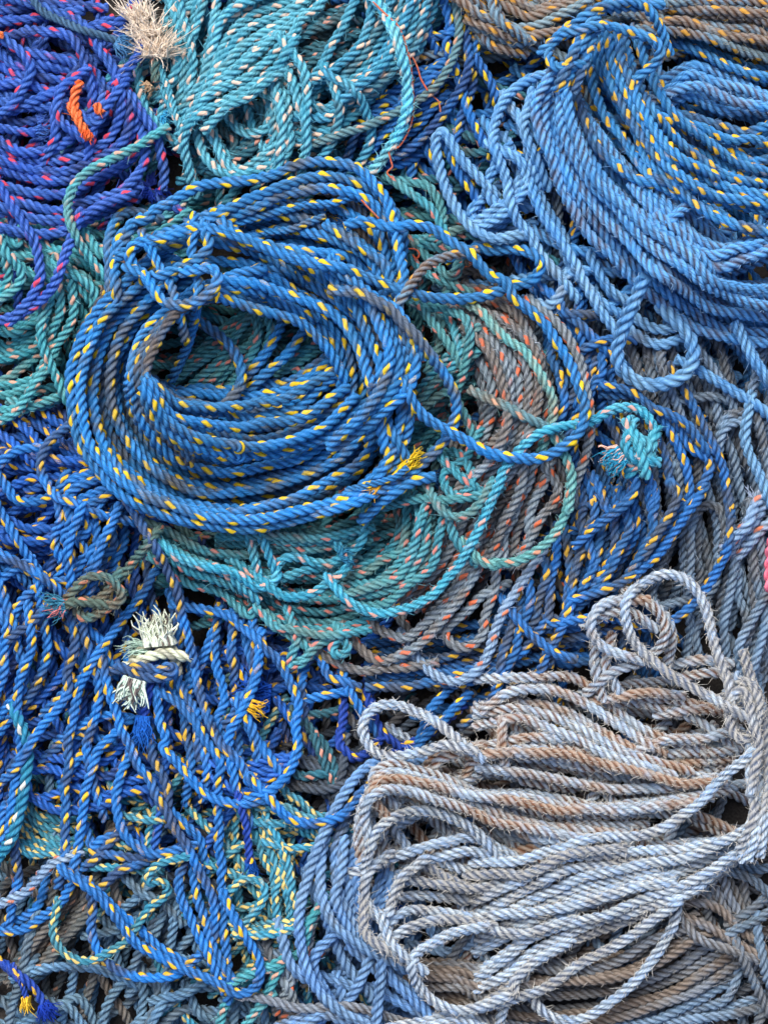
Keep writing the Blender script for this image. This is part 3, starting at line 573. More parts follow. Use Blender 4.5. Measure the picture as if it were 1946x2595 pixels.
M.turn('t00 0,900 200,965 420,960 600,880 700,760 730,600 690,430 600,290 480,130 300,60 170,20', 't00 0,240 120,200 300,190 420,220', 't00 130,640 250,590 370,540 440,460', dl=.4)
M.turn('t00 0,840 150,915 330,890 460,800 560,660 540,490 480,300 400,210 250,190', 't00 540,900 560,780 600,650', 't00 480,690 580,740 640,640 700,560', 't00 300,900 335,830 330,740', dl=.5)
M.add('loop', 't00 450,470 380,520 345,620 365,720 430,775', dl=.55, r=13)
M.turn('t00 30,240 110,300 180,380 180,460 120,560 70,640 -10,690', dl=.55)
M.add('loop', 't00 600,160 690,150 770,85 840,130 862,220 845,310 790,390 740,440', dl=.8)
M.add('tail', 't00 0,725 120,740 250,715', dl=.5, ends='b').tuft('t00 240,718', '300,700', 40, 60, (80, 120, 205), spread=.5)
M.add('tail', 't00 0,770 120,790 220,800', dl=.6, ends='b', r=12).tuft('t00 215,800', '290,800', 42, 70, (80, 130, 220), spread=.5).tuft('t00 270,750', '310,740', 26, 14, (230, 70, 90), part='red_yarn')
M.add('tail', 't00 830,640 880,720 940,810 970,930 985,1050 970,1150', dl=.9, ends='b').tuft('t00 965,1140', '1000,1220', 40, 50, (48, 78, 190), spread=.6).tuft('t00 900,1160', '850,1200', 36, 60, (44, 80, 200), spread=.8).tuft('t00 910,1100', '890,1040', 34, 30, (60, 86, 190), spread=.5)
M.add('tail', 't00 -30,1080 40,1180 90,1250 160,1370 215,1480 240,1600 250,1680 t10 240,270 190,370 120,450', dl=1.2)
M.add('tail', 't00 460,1360 400,1520 t10 385,150 320,290 220,400 100,470 -10,510', dl=1.0)

N_ = Thing('rope_end', 'thin', 4.2, 'thin grey teal rope end with blue brush tip lying over the violet coil', 'rope')
N_.add('shaft', 't00 200,-20 230,30 270,75 380,130 500,180 620,220 720,255', ends='b').tuft('t00 715,255', '800,310', 46, 110, (84, 140, 190), spread=.5, base=11, w=1.0)
O_ = Thing('cord', 'orange', 3.12, 'bright orange braided cord peeping out from between violet rope turns', 'cord')
O_.add('strand', 't00 490,480 455,560 450,640 475,720', r=12.5, ends='ab').add('strand', 't00 470,720 510,790 540,840', ends='b').add('strand', 't00 570,620 610,690', ends='ab').tuft('t00 520,800', '500,850', 26, 30, (235, 100, 50))
O2 = Thing('cord', 'orange', 3.8, 'short orange cord tip poking in at the left edge of the violet coil', 'cord')
O2.add('strand', 't00 -60,212 -20,210 30,212', r=10, ends='ab')

# ---- teal hanks at the top -----------------------------------------------------------------------------
Q = Thing('rope_hank', 'teal2', 2, 'teal rope hank with pale pink flecks and open strands, right of the bristly hank', 'rope')
Q.fill(34, [(700, 60, 90, 90), (690, 290, 90, 110), (800, 110, 120, 110)], ang=2.3)
Q.bundle(7, 't01 640,30 560,60 470,90 410,130', 't01 640,300 560,330 470,360 420,400', jit=6, st='dteal')
Q.bundle(6, 't01 440,600 540,640 640,560 700,520', 't01 440,830 560,800 660,740 760,640', jit=6)
Q.bundle(9, 'p1 640,60 590,280 490,450 390,610 240,730', 'p1 1100,-20 1080,180 1000,400 860,600 700,740 480,890', jit=6, dl=.2)
Q.turn('p1 380,-10 310,130 240,280 150,420 80,560 0,680 -60,760', 'p1 490,-10 520,150 480,280 430,400 330,510 200,610 100,700 0,750 -100,790', dl=.5)
Q.turn('p1 130,740 190,880 225,1030 190,1200 150,1330 80,1440', 'p1 200,740 330,810 420,920 470,1050 520,1180 500,1330 450,1450 390,1550', dl=.6)
R_ = Thing('rope_strand', 'gteal', 3, 'thin grey green rope arcing from the top down past the blue tangle', 'rope')
R_.add('shaft', 'p1 1310,-20 1330,150 1340,320 1290,520 1200,700 1090,830 960,930 800,1030 640,1110 450,1190 280,1240 130,1290')

T = Thing('rope_hank', 'teal', 3, 'big bright teal rope hank with cream flecks and bristly surface, top centre', 'rope')
T.fill(26, [(540, 130, 90, 130), (560, 330, 100, 80), (380, 120, 50, 130)], ang=1.9)
T.turn('p0 120,-20 170,150 200,330 190,480', 'p0 430,0 390,150 340,300 310,420', 'p0 170,470 190,600 140,740 100,800', 't00 830,450 850,600 900,690 950,760 1020,830 1100,870', 'p0 240,640 230,800 200,950 210,1080', dl=.1)
T.turn('p0 195,-10 230,130 270,280 300,430 330,600 300,800 270,980', dl=.2)
T.turn('p0 700,1440 800,1380 910,1310', 'p0 640,1250 720,1330 700,1430', 'p0 930,1290 880,1400 740,1480', 'p0 1000,1380 940,1480 860,1540', 'p0 880,960 960,1000 1000,1100', dl=.0, st='dteal')
T.turn('p0 500,1180 550,1300 600,1400 680,1500', 'p0 980,860 1050,960 1060,1080 1030,1180 960,1240 850,1250 760,1210 700,1150 640,1070', dl=.2)
T.turn('p0 440,1130 480,1230 540,1330 580,1420 640,1540 720,1590 850,1560 950,1480 1060,1400 1090,1280 1080,1150', 'p0 350,1150 380,1280 420,1420 500,1530 600,1620 720,1650 860,1630 1000,1560', 'p0 260,1280 260,1430 290,1560 330,1680', dl=.3)
T.turn('p0 560,0 540,150 520,280 500,420 470,560 440,680 380,830 290,960 250,1100', 'p0 880,0 740,60 640,130 570,240 530,380 480,520 440,680 400,790 300,930', dl=.4)
T.bundle(3, 'p0 760,-20 690,110 600,200 540,330 500,480', 'p0 1240,0 1000,20 860,70 760,140', jit=5, dl=.35)
T.turn('p0 1200,30 1020,80 900,130 800,200 700,300 620,420 560,560 520,690 440,840 360,960 270,1130', 'p0 1230,90 1080,170 930,230 820,300 720,400 640,500 590,600', dl=.5)
T.turn('p0 1250,170 1090,250 960,320 830,410 720,500 640,620 540,700 480,800 430,930 340,1060 250,1260', 'p0 1180,280 1050,360 950,440 850,520 760,600 660,690 560,770 500,840', 'p0 1000,430 900,510 800,600 700,680', dl=.6)
T.turn('p0 1540,-10 1480,90 1380,140 1320,200 1290,290 1220,380 1120,470 1050,560 920,650 800,750 640,800 480,880 400,960 350,1040', dl=.7)
T.turn('p0 1210,480 1120,620 1000,720 860,820 740,890 620,960 520,1000 400,1060 300,1150 240,1290 250,1430 280,1560', 'p0 1100,700 950,800 860,900 720,960 640,1000 590,1060 540,1110', dl=.8)
T.turn('p0 1100,800 1180,880 1220,1000 1210,1150 1240,1300 1200,1450 1130,1530', 'p0 1180,480 1200,650 1270,800 1310,950 1370,1100 1390,1230', 'p0 1080,820 1110,960 1100,1100', 'p0 1120,900 1150,1050 1160,1250 1140,1430', dl=.6)
T.turn('p0 1220,450 1330,600 1390,760 1400,950 1380,1150 1390,1350 1360,1490', dl=.7)
T.add('unlaid_strand', 'p0 0,700 60,850 120,1000 190,1140', r=9, dl=.5).add('unlaid_strand', 'p0 40,680 110,850 160,1050 215,1210', r=9, dl=.5)
T.tuft('p0 60,1080', '180,1170', 40, 70, (60, 165, 215), spread=.7, part='frayed_end')
U_ = Thing('rope_strand', 'tworn', 5, 'heavily fuzzed pale turquoise rope strand hanging down the middle of the top edge', 'rope')
U_.add('shaft', 'p1 560,-20 640,100 700,220 760,360 800,520 840,700 855,880 840,1050 800,1200 730,1330 650,1450 570,1560 480,1650')
UT = Thing('twine', 'twine', 5.3, 'frayed thin orange twine running along the pale turquoise strand', 'twine')
UT.add('strand', 'p1 540,20 610,90 700,170 770,240 815,340 850,470 885,620 905,800 915,980 890,1160 830,1300 770,1380 690,1410 700,1490 715,1560 680,1590 665,1620 700,1659', ends='ab', jit=1)
UT.add('strand', 'p1 850,480 905,540 950,640 980,740 1040,840', ends='ab', jit=1).add('strand', 'p1 1100,900 1150,950 1165,1040', ends='ab', jit=1, r=2)

# ---- centre teal coil --------------------------------------------------------------------------------
V_ = Thing('rope_coil', 'cteal', 3.4, 'muted teal rope coil with salmon flecks, ringed underneath the big central blue coil', 'rope')
V_.fill(60, [(620, 1190, 260, 80), (930, 950, 90, 190), (560, 750, 160, 90), (900, 480, 70, 60), (800, 1200, 180, 90)], ang=-.3)
V_.bundle(10, 't20 960,330 1100,400 1250,470 1400,480 t21 0,480 200,450 400,430 600,420 720,360 790,290', 't20 980,560 1130,670 1300,700 1500,840 t21 80,800 300,890 500,940 700,900 820,830', jit=5)
V_.bundle(6, 't21 0,330 200,330 400,350 600,330 740,270', 't21 -20,420 200,430 400,460 560,440 700,420', jit=5, dl=.05)
V_.bundle(8, 't21 960,200 960,340 870,470 720,570 640,600', 't21 1240,250 1210,450 1130,600 1030,720 900,780 740,790', jit=5, dl=.1)
V_.bundle(8, 'p3 560,900 700,760 900,600 1120,420', 'p3 440,1700 700,1520 920,1340 1130,1150', jit=5)
V_.bundle(6, 't11 1110,900 1230,780 1390,620', 't11 1110,1080 1220,1000 1340,900', jit=5, dl=.05)
V_.bundle(4, 't11 1060,420 1100,520 1090,640 1060,700', 't11 1200,440 1300,560 1330,680 1290,760', jit=5, dl=.05)
V_.bundle(9, 't10 1060,800 1160,720 1280,620 1380,520 1450,480', 't10 1400,900 1500,800 1600,700 1659,560 1640,470', jit=6, dl=.1)
V_.turn('t11 110,480 130,580 110,680 60,760', 't11 180,480 210,560 190,640', 't11 330,780 430,720 500,680', 't11 340,720 420,680 480,650', dl=.2)
V_.turn('t01 930,1080 1040,1090 1150,1120 1210,1200 1240,1300 1230,1370', 't01 970,1110 1090,1190 1170,1250 1220,1340', 't01 1010,1430 1080,1480 1130,1560 1120,1640', 't01 1240,1500 1330,1530 1330,1620 1290,1690', 't11 1100,180 1200,250 1320,300', 't11 1180,150 1280,240 1330,160', dl=.2)
V_.turn('t11 1150,420 1280,450 1370,490 1400,580 1385,700 1360,820 1330,920', 't11 1160,500 1240,600 1300,700', 't11 1350,1040 1390,1120 1420,1220', dl=.3)
V_.turn('t20 990,440 1060,500 1200,550 1330,570 1430,610 1500,660 1560,690 1659,640 t21 250,540 350,500 450,530 560,540 640,520', dl=.4, st='cbright')
V_.turn('t20 1040,460 1150,530 1300,570 1400,630 1480,700', 't21 30,560 150,640 300,620 420,580 540,560', dl=.35, st='cbright')
V_.turn('t21 180,660 250,720 330,745 450,720 550,660 640,600 680,530 650,490', dl=.5, st='cbright')
V_.turn('t21 50,350 90,430 115,540', 't21 140,330 170,430 205,520', 't21 770,290 760,380 720,450 650,490', dl=.45, st='cbright')
V_.tuft('t21 640,500', '690,470', 34, 90, (50, 130, 170), spread=1.3, part='frayed_end', base=14)
V_.turn('t21 240,900 300,960 380,1000 450,1080 400,1110', 't21 330,900 360,1000 340,1060', 't21 440,1080 480,1030 560,990', 't21 640,990 670,1050 620,1090 570,1060 600,1010', 't20 1600,870 1659,930 t21 300,930 420,960 560,970 700,950', dl=.15)
V_.turn('t21 980,180 1100,150 1250,160 1400,140 1500,110', 't21 1490,120 1450,180 1380,250 1290,260 1220,210 1180,140', dl=.5)
V_.turn('t11 1420,1240 1370,1330 1300,1380 1240,1430 1260,1520 1330,1560 1400,1500 1400,1400 1330,1300 1260,1290', 't11 1280,1380 1340,1440 1400,1480', 't21 1280,300 1310,400 1370,470', dl=.4)
W_ = Thing('rope_strand', 'gring', 3.9, 'sun bleached green rope ring crossing over the orange flecked grey coil', 'rope')
W_.add('loop', 't11 1400,410 1460,440 1520,510 1590,590 1659,650 t12 160,660 240,750 310,860 360,960 370,1060 350,1150 310,1250', dl=0)
W_.add('strand', 't12 -40,960 80,1020 180,1080 280,1120 340,1160', dl=.05, st='gteal', r=13.5)
W_.add('loop', 't12 380,1220 440,1320 475,1430 470,1560 455,1659 t22 470,40 460,170 410,310 330,410 230,490 120,540 0,540 t21 1560,560 1450,520 1410,470', dl=.1)
X_ = Thing('rope_strand', 'cbright', 4.4, 'bright teal rope strand swinging right to a stopper knot with frayed turquoise end', 'rope')
X_.add('strand', 't21 600,690 660,760 740,810 850,840 970,820 1090,780 1190,720 1270,620 1340,540 1400,440 1450,340 1490,240 1530,150 1580,50 t12 60,1420 120,1330 200,1250 280,1190 380,1150 480,1130 600,1105 680,1060 740,1030 830,1020 900,1045 950,1110 975,1190 955,1270')
X_.add('knot', 't12 960,1240 930,1330 850,1360 800,1290 830,1210 910,1220 930,1290 880,1350', dl=.3, r=16, jit=0)
X_.add('knot', 't12 850,1190 880,1260 900,1340', dl=.5, r=15, jit=0)
X_.add('knot', 't12 820,1190 800,1250 840,1330 900,1340', dl=.45, r=14, jit=0)
X_.tuft('t12 770,1310', '650,1390', 52, 130, (52, 160, 200), spread=.22, base=18, w=1.2, rgb2=(238, 190, 172), curl=.18, dz=14, dl=.6)

# ---- brown rope and blue hank, top right ------------------------------------------------------------------
Y_ = Thing('rope_hank', 'light', 2.6, 'pale plain blue rope with open loops, left edge of the upper right heap', 'rope')
Y_.fill(14, [(1060, 330, 60, 140), (1180, 560, 90, 120), (1420, 720, 110, 60)], st='light')
Y_.turn('t01 1500,1180 1420,1250 1405,1330 1480,1385 1590,1340 1659,1270', 't01 1590,950 1520,1060 1500,1150 1560,1230 1659,1240', 't02 -40,1300 40,1240 120,1200 150,1120', 't02 0,1430 80,1400 160,1370', dl=.1)
Y_.turn('t02 60,900 120,930 180,980 210,1060 190,1150 130,1210 60,1290 -20,1340', 't02 110,640 200,780 230,920 260,1060', 't02 220,640 190,760 240,900 300,1040', dl=.3)
Y_.turn('t02 380,440 250,470 130,540 60,620 20,720 10,850 40,960 90,1080 110,1200 150,1320 230,1420 t12 290,110 370,200 450,300', 't02 240,1130 300,1280 370,1390 430,1480 500,1590 t12 540,250 600,350 650,440 720,530', dl=.4)
Y_.add('loop', 't01 1490,1110 1420,1030 1350,950 1290,860 1240,790 1195,830 1200,930 1240,1080 1290,1200 1370,1330 1450,1400 1550,1435 1659,1420', dl=.5)
Y_.turn('t12 860,580 920,620 1020,650 1120,620', 't12 870,490 950,540 1040,560 1100,540', 't12 280,400 340,410 400,360 430,290', 't12 620,180 660,260 720,340 780,370', 't12 0,50 90,30 170,0', dl=.3)
Y_.add('loop', 't12 880,330 840,420 805,500 770,600 745,700 770,790 850,860 960,890 1080,870 1170,810 1205,720 1190,620 1140,540 1080,480', dl=.9, r=18)
Y_.turn('t12 1190,780 1280,830 1400,900 1500,960 1600,1020 1659,1070', 't12 1510,620 1600,780 1659,880', 't12 1540,1040 1520,1180 1540,1290 1590,1400 1640,1520', 't12 1500,600 1560,720 1640,830', dl=.6)
Z_ = Thing('rope_hank', 'plain', 2.8, 'medium blue rope hank with maroon grooves sweeping down across the upper right', 'rope')
Z_.fill(34, [(1380, 450, 220, 110), (1500, 560, 160, 60)], ang=.6)
Z_.fill(8, [(1540, 200, 120, 60)], ang=.5)
Z_.bundle(6, 't02 1050,480 1200,400 1350,430 1500,510 1659,580', 't02 1060,620 1200,600 1350,650 1500,680 1659,690', jit=6, dl=-2.5)
Z_.bundle(6, 't02 880,1180 1000,1350 1150,1470 1300,1530 1450,1500 1659,1400', 't02 1150,1260 1300,1370 1450,1470 1560,1440 1659,1370', jit=6, dl=.1)
Z_.bundle(6, 't02 520,640 600,820 680,960 800,1110 900,1200', 't02 700,900 800,1020 950,1150 1100,1220', jit=6)
Z_.turn('t02 990,1390 1090,1300 1200,1210', 't02 1060,1350 1150,1420 1220,1540', dl=.3)
Z_.bundle(11, 't02 340,480 280,580 265,700 300,850 360,980 420,1120 500,1260 600,1400 740,1570 t12 860,290 1000,400 1150,500 1400,610 1690,650', 't02 440,560 480,700 560,900 640,1040 760,1160 900,1300 1050,1420 1230,1530 t12 1340,230 1500,280 1690,290', dl=.4, jit=6)
Z_.bundle(4, 't12 1100,60 1240,100 1350,110 1480,60 1690,0', 't12 1220,190 1350,220 1480,200 1690,140', dl=.35, jit=5)
HB2 = Thing('rope_hank', 'hblue', 3.5, 'blue rope hank with yellow orange flecks bound at the neck, upper right', 'rope')
HB2.fill(14, [(1330, 250, 70, 90), (1500, 350, 120, 40)], ang=.8)
HB2.bundle(4, 't02 980,640 1150,690 1250,720 1370,770 1500,790 1690,760', 't02 1100,800 1250,860 1400,920 1540,960 1690,960', jit=5)
HB2.bundle(3, 't02 1030,270 1170,300 1330,370 1480,430 1690,520', 't02 1180,240 1350,330 1550,400 1690,420', jit=4)
HB2.turn('t02 520,380 505,540 540,680 590,800 640,890 740,980 800,1040 900,1090 1000,1110 1150,1190 1300,1260 1450,1340 1659,1420', 't02 580,330 600,500 660,650 720,750 790,830 860,950 950,1050 1100,1120 1230,1230 1380,1320 1500,1360 1659,1390', 't02 620,280 650,400 700,500 760,620 820,720 880,830 940,970 1080,1050 1200,1130 1350,1200 1500,1240 1659,1270', dl=.1)
HB2.turn('t02 660,260 690,420 740,540 800,650 860,760 930,860 1010,960 1130,1060 1260,1140 1420,1190 1659,1220', 't02 700,260 730,400 790,520 840,620 900,720 970,820 1060,950 1180,1010 1280,1070 1450,1140 1659,1170', dl=.2)
HB2.turn('t02 800,260 830,390 880,500 930,600 990,700 1060,790 1150,880 1250,960 1350,1030 1480,1080 1659,1100', 't02 760,260 780,380 830,480 880,600 950,740 1040,860 1140,960 1260,1020', dl=.3)
HB2.turn('t02 880,250 920,370 960,470 1010,560 1060,650 1130,720 1200,790 1290,850 1400,930 1500,990 1659,1030', dl=.4)
HB2.turn('t02 570,250 530,320 490,400 450,470', 't02 510,270 470,360 430,450', 't02 600,250 560,360 520,460', dl=.5)
HB2.add('loop', 't02 400,220 345,280 345,350 385,400 440,395', dl=.6, r=13)
HB2.add('binding', 't02 370,250 420,205 500,185 620,160 750,165 870,200 970,240 1010,310 980,380 930,420', dl=1.2)
HB2.add('binding', 't02 500,150 540,110 600,70 700,30 800,10 890,10 960,80 1000,150 1030,230', dl=.8)
HB2.add('binding', 't02 560,220 600,130 680,60 780,50', dl=.75)
BR = Thing('rope_bundle', 'brown', 3.2, 'weathered brown grey rope bundle with mustard flecks along the top right edge', 'rope')
BR.fill(26, [(1500, 40, 170, 50), (1150, 30, 110, 40)], ang=.15)
BR.bundle(7, 't02 900,0 1050,20 1250,50 1450,60 1690,80', 't02 1020,150 1250,190 1450,240 1690,300', jit=5)
BR.turn('t02 1300,10 1500,10 1690,30', 't02 180,20 260,60 360,30', 't02 120,60 220,110 330,70', dl=.1)
BR.turn('t02 -20,260 60,300 170,300 300,270 360,240', 't01 1460,140 1490,230 1540,290 1640,310', 't02 -30,190 60,230 150,260 260,240', dl=.3)
BR.turn('t02 960,185 1100,190 1260,220 1400,265 1530,310 1690,360', dl=1.0)
BR.turn('t02 -60,150 60,200 140,230 230,225 340,200 430,190', 't02 10,-20 30,60 60,130 120,170 230,170 330,130 430,80 530,30 590,-20', 't01 1370,30 1450,90 1540,120 1620,160 1690,200', 't01 1530,-10 1550,80 1600,150 1659,190', dl=.6)

# ---- lower left royal blue --------------------------------------------------------------------------
L1 = Thing('rope_tangle', 'royal2', 2, 'bright royal blue rope loops with yellow flecks piled against the left edge', 'rope')
L1.fill(36, [(100, 990, 130, 120), (120, 1130, 140, 120), (60, 1300, 80, 150)])
L1.bundle(7, 't10 0,1200 120,1210 250,1280 400,1290 500,1330', 't10 -10,1560 150,1520 280,1480 400,1470 520,1440', jit=12)
L1.turn('t10 60,1100 200,1120 320,1200 400,1250 480,1290', 't10 250,1050 330,1110 430,1160', 't10 100,1110 190,1180 240,1260', 't10 0,1180 60,1220 130,1290', dl=.2)
L1.bundle(6, 't10 380,1480 480,1430 580,1390', 't10 500,1640 600,1570 720,1540', jit=5, dl=.3, st='royal')
L1.bundle(6, 't20 0,280 100,300 220,340 330,330', 't20 0,420 120,470 250,470 340,450', jit=12, dl=.2)
L1.turn('t10 0,1430 40,1500 90,1580 160,1600 250,1580 330,1550 360,1500', 't10 245,1265 130,1280 50,1320 0,1370', dl=.4, st='royal')
L1.turn('t20 -10,200 60,310 110,400 170,500 230,580 300,660 380,740', 't20 -10,470 80,520 170,580 250,630 350,700', 't20 0,560 70,580 150,640 200,700', 't20 0,640 50,600 120,560', dl=.5, st='royal')
L1.turn('t10 470,1100 380,1160 310,1220 260,1310 250,1400 290,1490 340,1560 t20 450,180 540,230 660,270 800,290', dl=.7, st='royal')

L2 = Thing('rope_hank', 'royal', 2.3, 'royal blue rope hank with yellow flecks spilling in long upright strands below the central coil', 'rope')
L2.fill(60, [(330, 1400, 300, 200), (250, 1620, 250, 150), (560, 1520, 140, 220), (130, 1500, 130, 250), (480, 1750, 200, 100)], st='royal2', ang=1.5, free=.45)
L2.bundle(6, 't20 340,220 340,340 345,470 360,600', 't20 800,300 760,420 700,560 640,640', jit=8, dl=.1)
L2.bundle(3, 't30 -10,250 60,180 130,60', 't30 -10,560 60,420 110,250', jit=5, dl=.2)
L2.bundle(4, 't30 180,60 350,40 560,60 700,20', 't30 220,330 420,370 700,370 900,260', jit=14, dl=.1, st='royal2')
L2.bundle(6, 't31 -80,60 0,100 130,100 260,60', 't31 -60,260 40,280 150,240 260,160', jit=10, dl=.1, st='royal2')
L2.bundle(3, 't21 0,900 120,880 260,950 420,1060', 't21 0,1300 140,1330 300,1320 460,1300', jit=14, dl=.05, st='royal2')
L2.turn('t20 340,650 250,660 180,720 110,800 80,880', 't20 240,690 255,820 270,920 290,1030 270,1150 220,1260 170,1350 90,1440 10,1540', 't20 30,760 60,850 100,960 120,1080 150,1170 130,1310 60,1380 -10,1460', 't20 -10,830 40,900 30,1050 20,1200 -10,1290',
        't20 130,940 220,870 290,800', 't20 480,960 540,1000 600,1050 640,1130 650,1240 620,1340', 't20 500,900 560,960 610,1020 640,1100', 't20 480,1040 505,1150 480,1280', 't20 330,1380 420,1290 500,1230 600,1220', 't20 600,1600 500,1570 420,1590 330,1659', dl=.3)
L2.turn('t20 1310,890 1290,1030 1300,1150 1340,1280 1350,1380 1300,1480 1340,1610', 't20 1400,920 1390,1050 1400,1160 1410,1300', 't20 1480,970 1500,1080 1530,1200 1500,1300 1420,1450 1430,1600 t30 1440,60', 't20 1130,1000 1150,1150 1120,1280 1060,1360', 't20 1250,1030 1210,1150 1160,1280', 't20 430,1560 560,1480 680,1450 800,1470',
        't21 100,940 110,1150 90,1280 40,1370 -20,1450', 't21 440,1110 400,1200 390,1320 400,1420', 't21 440,1350 530,1330 640,1310', 't21 640,1190 680,1310 740,1410 800,1500', 't20 1470,1420 1500,1540 1560,1620 t30 1659,120', 't21 40,1440 90,1530 110,1640', 't21 520,1140 560,1220 640,1250', dl=.35)
L2.turn('t30 1220,-20 1245,100 1230,220', 't30 1050,400 1130,480 1200,540 1220,640', 't30 540,540 560,600 600,560 700,520', 't30 490,720 570,670 640,590 710,530', 't30 650,640 750,660 850,670 960,640', 't30 830,700 720,740 640,810', 't30 280,800 260,880 200,980 100,1040', 't30 90,610 100,700 120,780 100,860', 't30 570,20 470,60 420,140', dl=.3)
L2.turn('t20 470,270 430,380 400,480 420,620', 't20 680,280 620,420 580,540 530,620', 't20 -10,500 100,530 200,580 280,640 350,700 400,770 430,860 450,980 440,1090 400,1200 410,1310 330,1430 230,1560 180,1640 t30 90,130 -10,220', dl=.5)
L2.turn('t20 950,560 880,680 810,790 740,880 670,980 590,1080 530,1180 480,1270 450,1400 430,1520 410,1640 t30 420,100 390,240 400,340 390,500 390,620 370,740', dl=.6)
L2.turn('t20 720,1540 640,1620 t30 590,20 560,120 520,240 500,370 480,500 470,600 450,720 430,820 360,940 270,1010 160,1080 50,1100 -20,1100', dl=.6)
L2.turn('t20 1000,1330 1080,1380 1130,1440 1180,1510 1230,1600 t30 1330,80 1310,200 1310,350 1320,480 1310,600 1330,700 1330,830 1340,940 1340,1060 1360,1180 1370,1280 1370,1420', 't30 1160,690 1170,800 1190,930 1230,1030 1260,1150 1310,1250 1380,1370', 't30 1110,680 1080,780 1090,900 1140,1010 1190,1120 1240,1210 1280,1310 1310,1380', dl=.6)
L2.turn('t20 950,1390 960,1500 1000,1600 t30 970,0 1040,60 1100,130 1170,210 1250,280 1350,320 1450,340 1550,320', 't30 780,40 730,170 700,290 710,410 750,520 820,590 900,640 980,640 1080,610', dl=.75)
L2.turn('t20 630,1200 660,1330 700,1430 730,1540 790,1640 t30 830,100 900,190 940,290 1010,400 1050,490 1110,570 1160,660 1210,760 1260,850 1290,960 1290,1060', dl=.85)
L2.turn('t20 1130,800 1250,820 1370,850 1450,920 1540,990 1600,1070 t21 240,1110 290,1190 340,1290 375,1400 355,1500 370,1620 t31 350,60 300,160 230,240 140,280', dl=.8)
L2.turn('t20 790,200 860,320 925,435 980,540 1040,650 1080,760 1090,850 1130,970 1150,1060', dl=2.4)
L2.turn('t20 1080,760 1090,850 1130,970 1150,1060 1170,1160 1190,1260 1230,1390 1260,1490 1310,1600 t30 1370,20 1440,90 1490,200 1560,260 1620,310 t31 60,160 120,230 190,300 270,390 340,440 440,460 540,440 640,400 720,300 830,200', dl=.65)
L2.turn('t20 560,640 520,780 500,950 560,1120 600,1300 560,1500 520,1640 t30 540,140 600,330', 't20 880,560 900,720 960,900 1000,1080 1020,1240 1100,1420 1120,1580 t30 1150,60 1130,240', 't20 700,820 760,980 780,1180 860,1380 900,1560 t30 920,60 1000,220 1010,360', 't20 180,860 190,1060 120,1240 100,1420 130,1600 t30 120,80 90,260', 't20 1560,1040 1540,1240 1460,1420 1380,1560 t30 1380,60 1420,240 1480,380', 't20 1040,800 1080,960 1060,1140 1100,1300 1180,1440 1190,1620', dl=.4)
L2.tuft('t21 190,1340', '60,1330', 90, 120, (22, 84, 190), spread=.4, base=24).tuft('t21 90,1400', '190,1450', 44, 18, (240, 190, 50), part='yellow_yarn', spread=.25)
L2.add('unlaid_strand', 't30 1450,350 1480,480 1490,620 1500,700', r=11, dl=.9, ends='b', st='deep').tuft('t30 1500,690', '1510,790', 48, 90, (30, 100, 195), spread=.25)

L3 = Thing('rope_coil', 'royal', 3.6, 'blue rope with yellow flecks zigzagging in one long run across the bottom left', 'rope')
L3.turn('t30 480,790 600,880 680,960 790,1050 880,1120 960,1200 1060,1260 1150,1330', 't30 550,880 560,980 550,1080 580,1200 640,1290 730,1350 830,1375 950,1380 1060,1360 1130,1300')
L3.turn('t30 440,780 570,870 650,960 740,1070 820,1170 930,1240 1040,1300 1150,1350 1250,1390 1330,1430 1420,1475 1500,1460 1555,1390 1560,1290 1520,1210 1470,1130 1420,1040 1380,950', dl=.2)
L4 = Thing('rope_end', 'deep', 3.3, 'navy rope with yellow yarn, cut and frayed into two strands in the bottom left corner', 'rope')
L4.add('shaft', 't30 -40,1260 0,1285 70,1340 130,1390', ends='b').add('unlaid_strand', 't30 110,1360 190,1430 240,1500 270,1560', r=12, ends='b').add('unlaid_strand', 't30 120,1390 150,1460 165,1520', r=8, ends='b')
L4.tuft('t30 265,1550', '320,1630', 44, 120, (20, 60, 170), spread=.3).tuft('t30 163,1510', '175,1610', 42, 24, (240, 196, 60), part='yellow_yarn', spread=.15)
L5 = Thing('rope_strand', 'gworn', 3.1, 'furry worn blue rope with small yellow flecks slanting at the lower left edge', 'rope')
L5.add('shaft', 't30 -30,950 80,900 170,850 240,770 320,690 400,660', st='gworn')
ST['gworn2'] = dict(ST['royal']); 

TY = Thing('rope_heap', 'tyel', 1.8, 'teal rope heap speckled with pale yellow flecks, showing through the lower left strands', 'rope')
TY.fill(40, [(230, 1760, 190, 70), (560, 1800, 110, 120), (600, 1980, 60, 60)])
TY.bundle(7, 't30 170,270 250,340 350,380 430,370', 't30 90,580 220,630 360,655 480,680', jit=6)
TY.bundle(4, 't31 60,420 140,560 200,740 230,900 240,1000', 't31 220,430 280,580 330,720 355,860 330,1000', jit=12, dl=.1)
TY.bundle(3, 't31 60,1050 180,1070 340,1050', 't31 90,1130 200,1130 310,1090', jit=4, dl=.15)
TY.bundle(4, 't31 250,260 330,290 440,350 520,420', 't31 200,430 320,470 420,520 460,570', jit=5, dl=.1)
TY.turn('t31 260,590 340,610 430,600', 't30 500,620 640,570 760,590', 't30 540,710 680,720 880,740', 't30 800,420 900,440 1000,430', dl=.1)
TY.add('loop', 't31 -10,830 20,800 80,790 140,810 170,870 140,950 90,1010 50,1060', dl=1.5)
TY.add('tail', 't30 340,1000 320,1100 360,1200 450,1270 560,1280 660,1230 760,1160 830,1060 900,960 980,900 1010,840 950,800 895,820 900,750 980,690 1060,670', dl=2.0)
CYN = Thing('rope_strand', 'cyan', 2.7, 'smooth bright cyan rope with white flecks hanging at the left edge', 'rope')
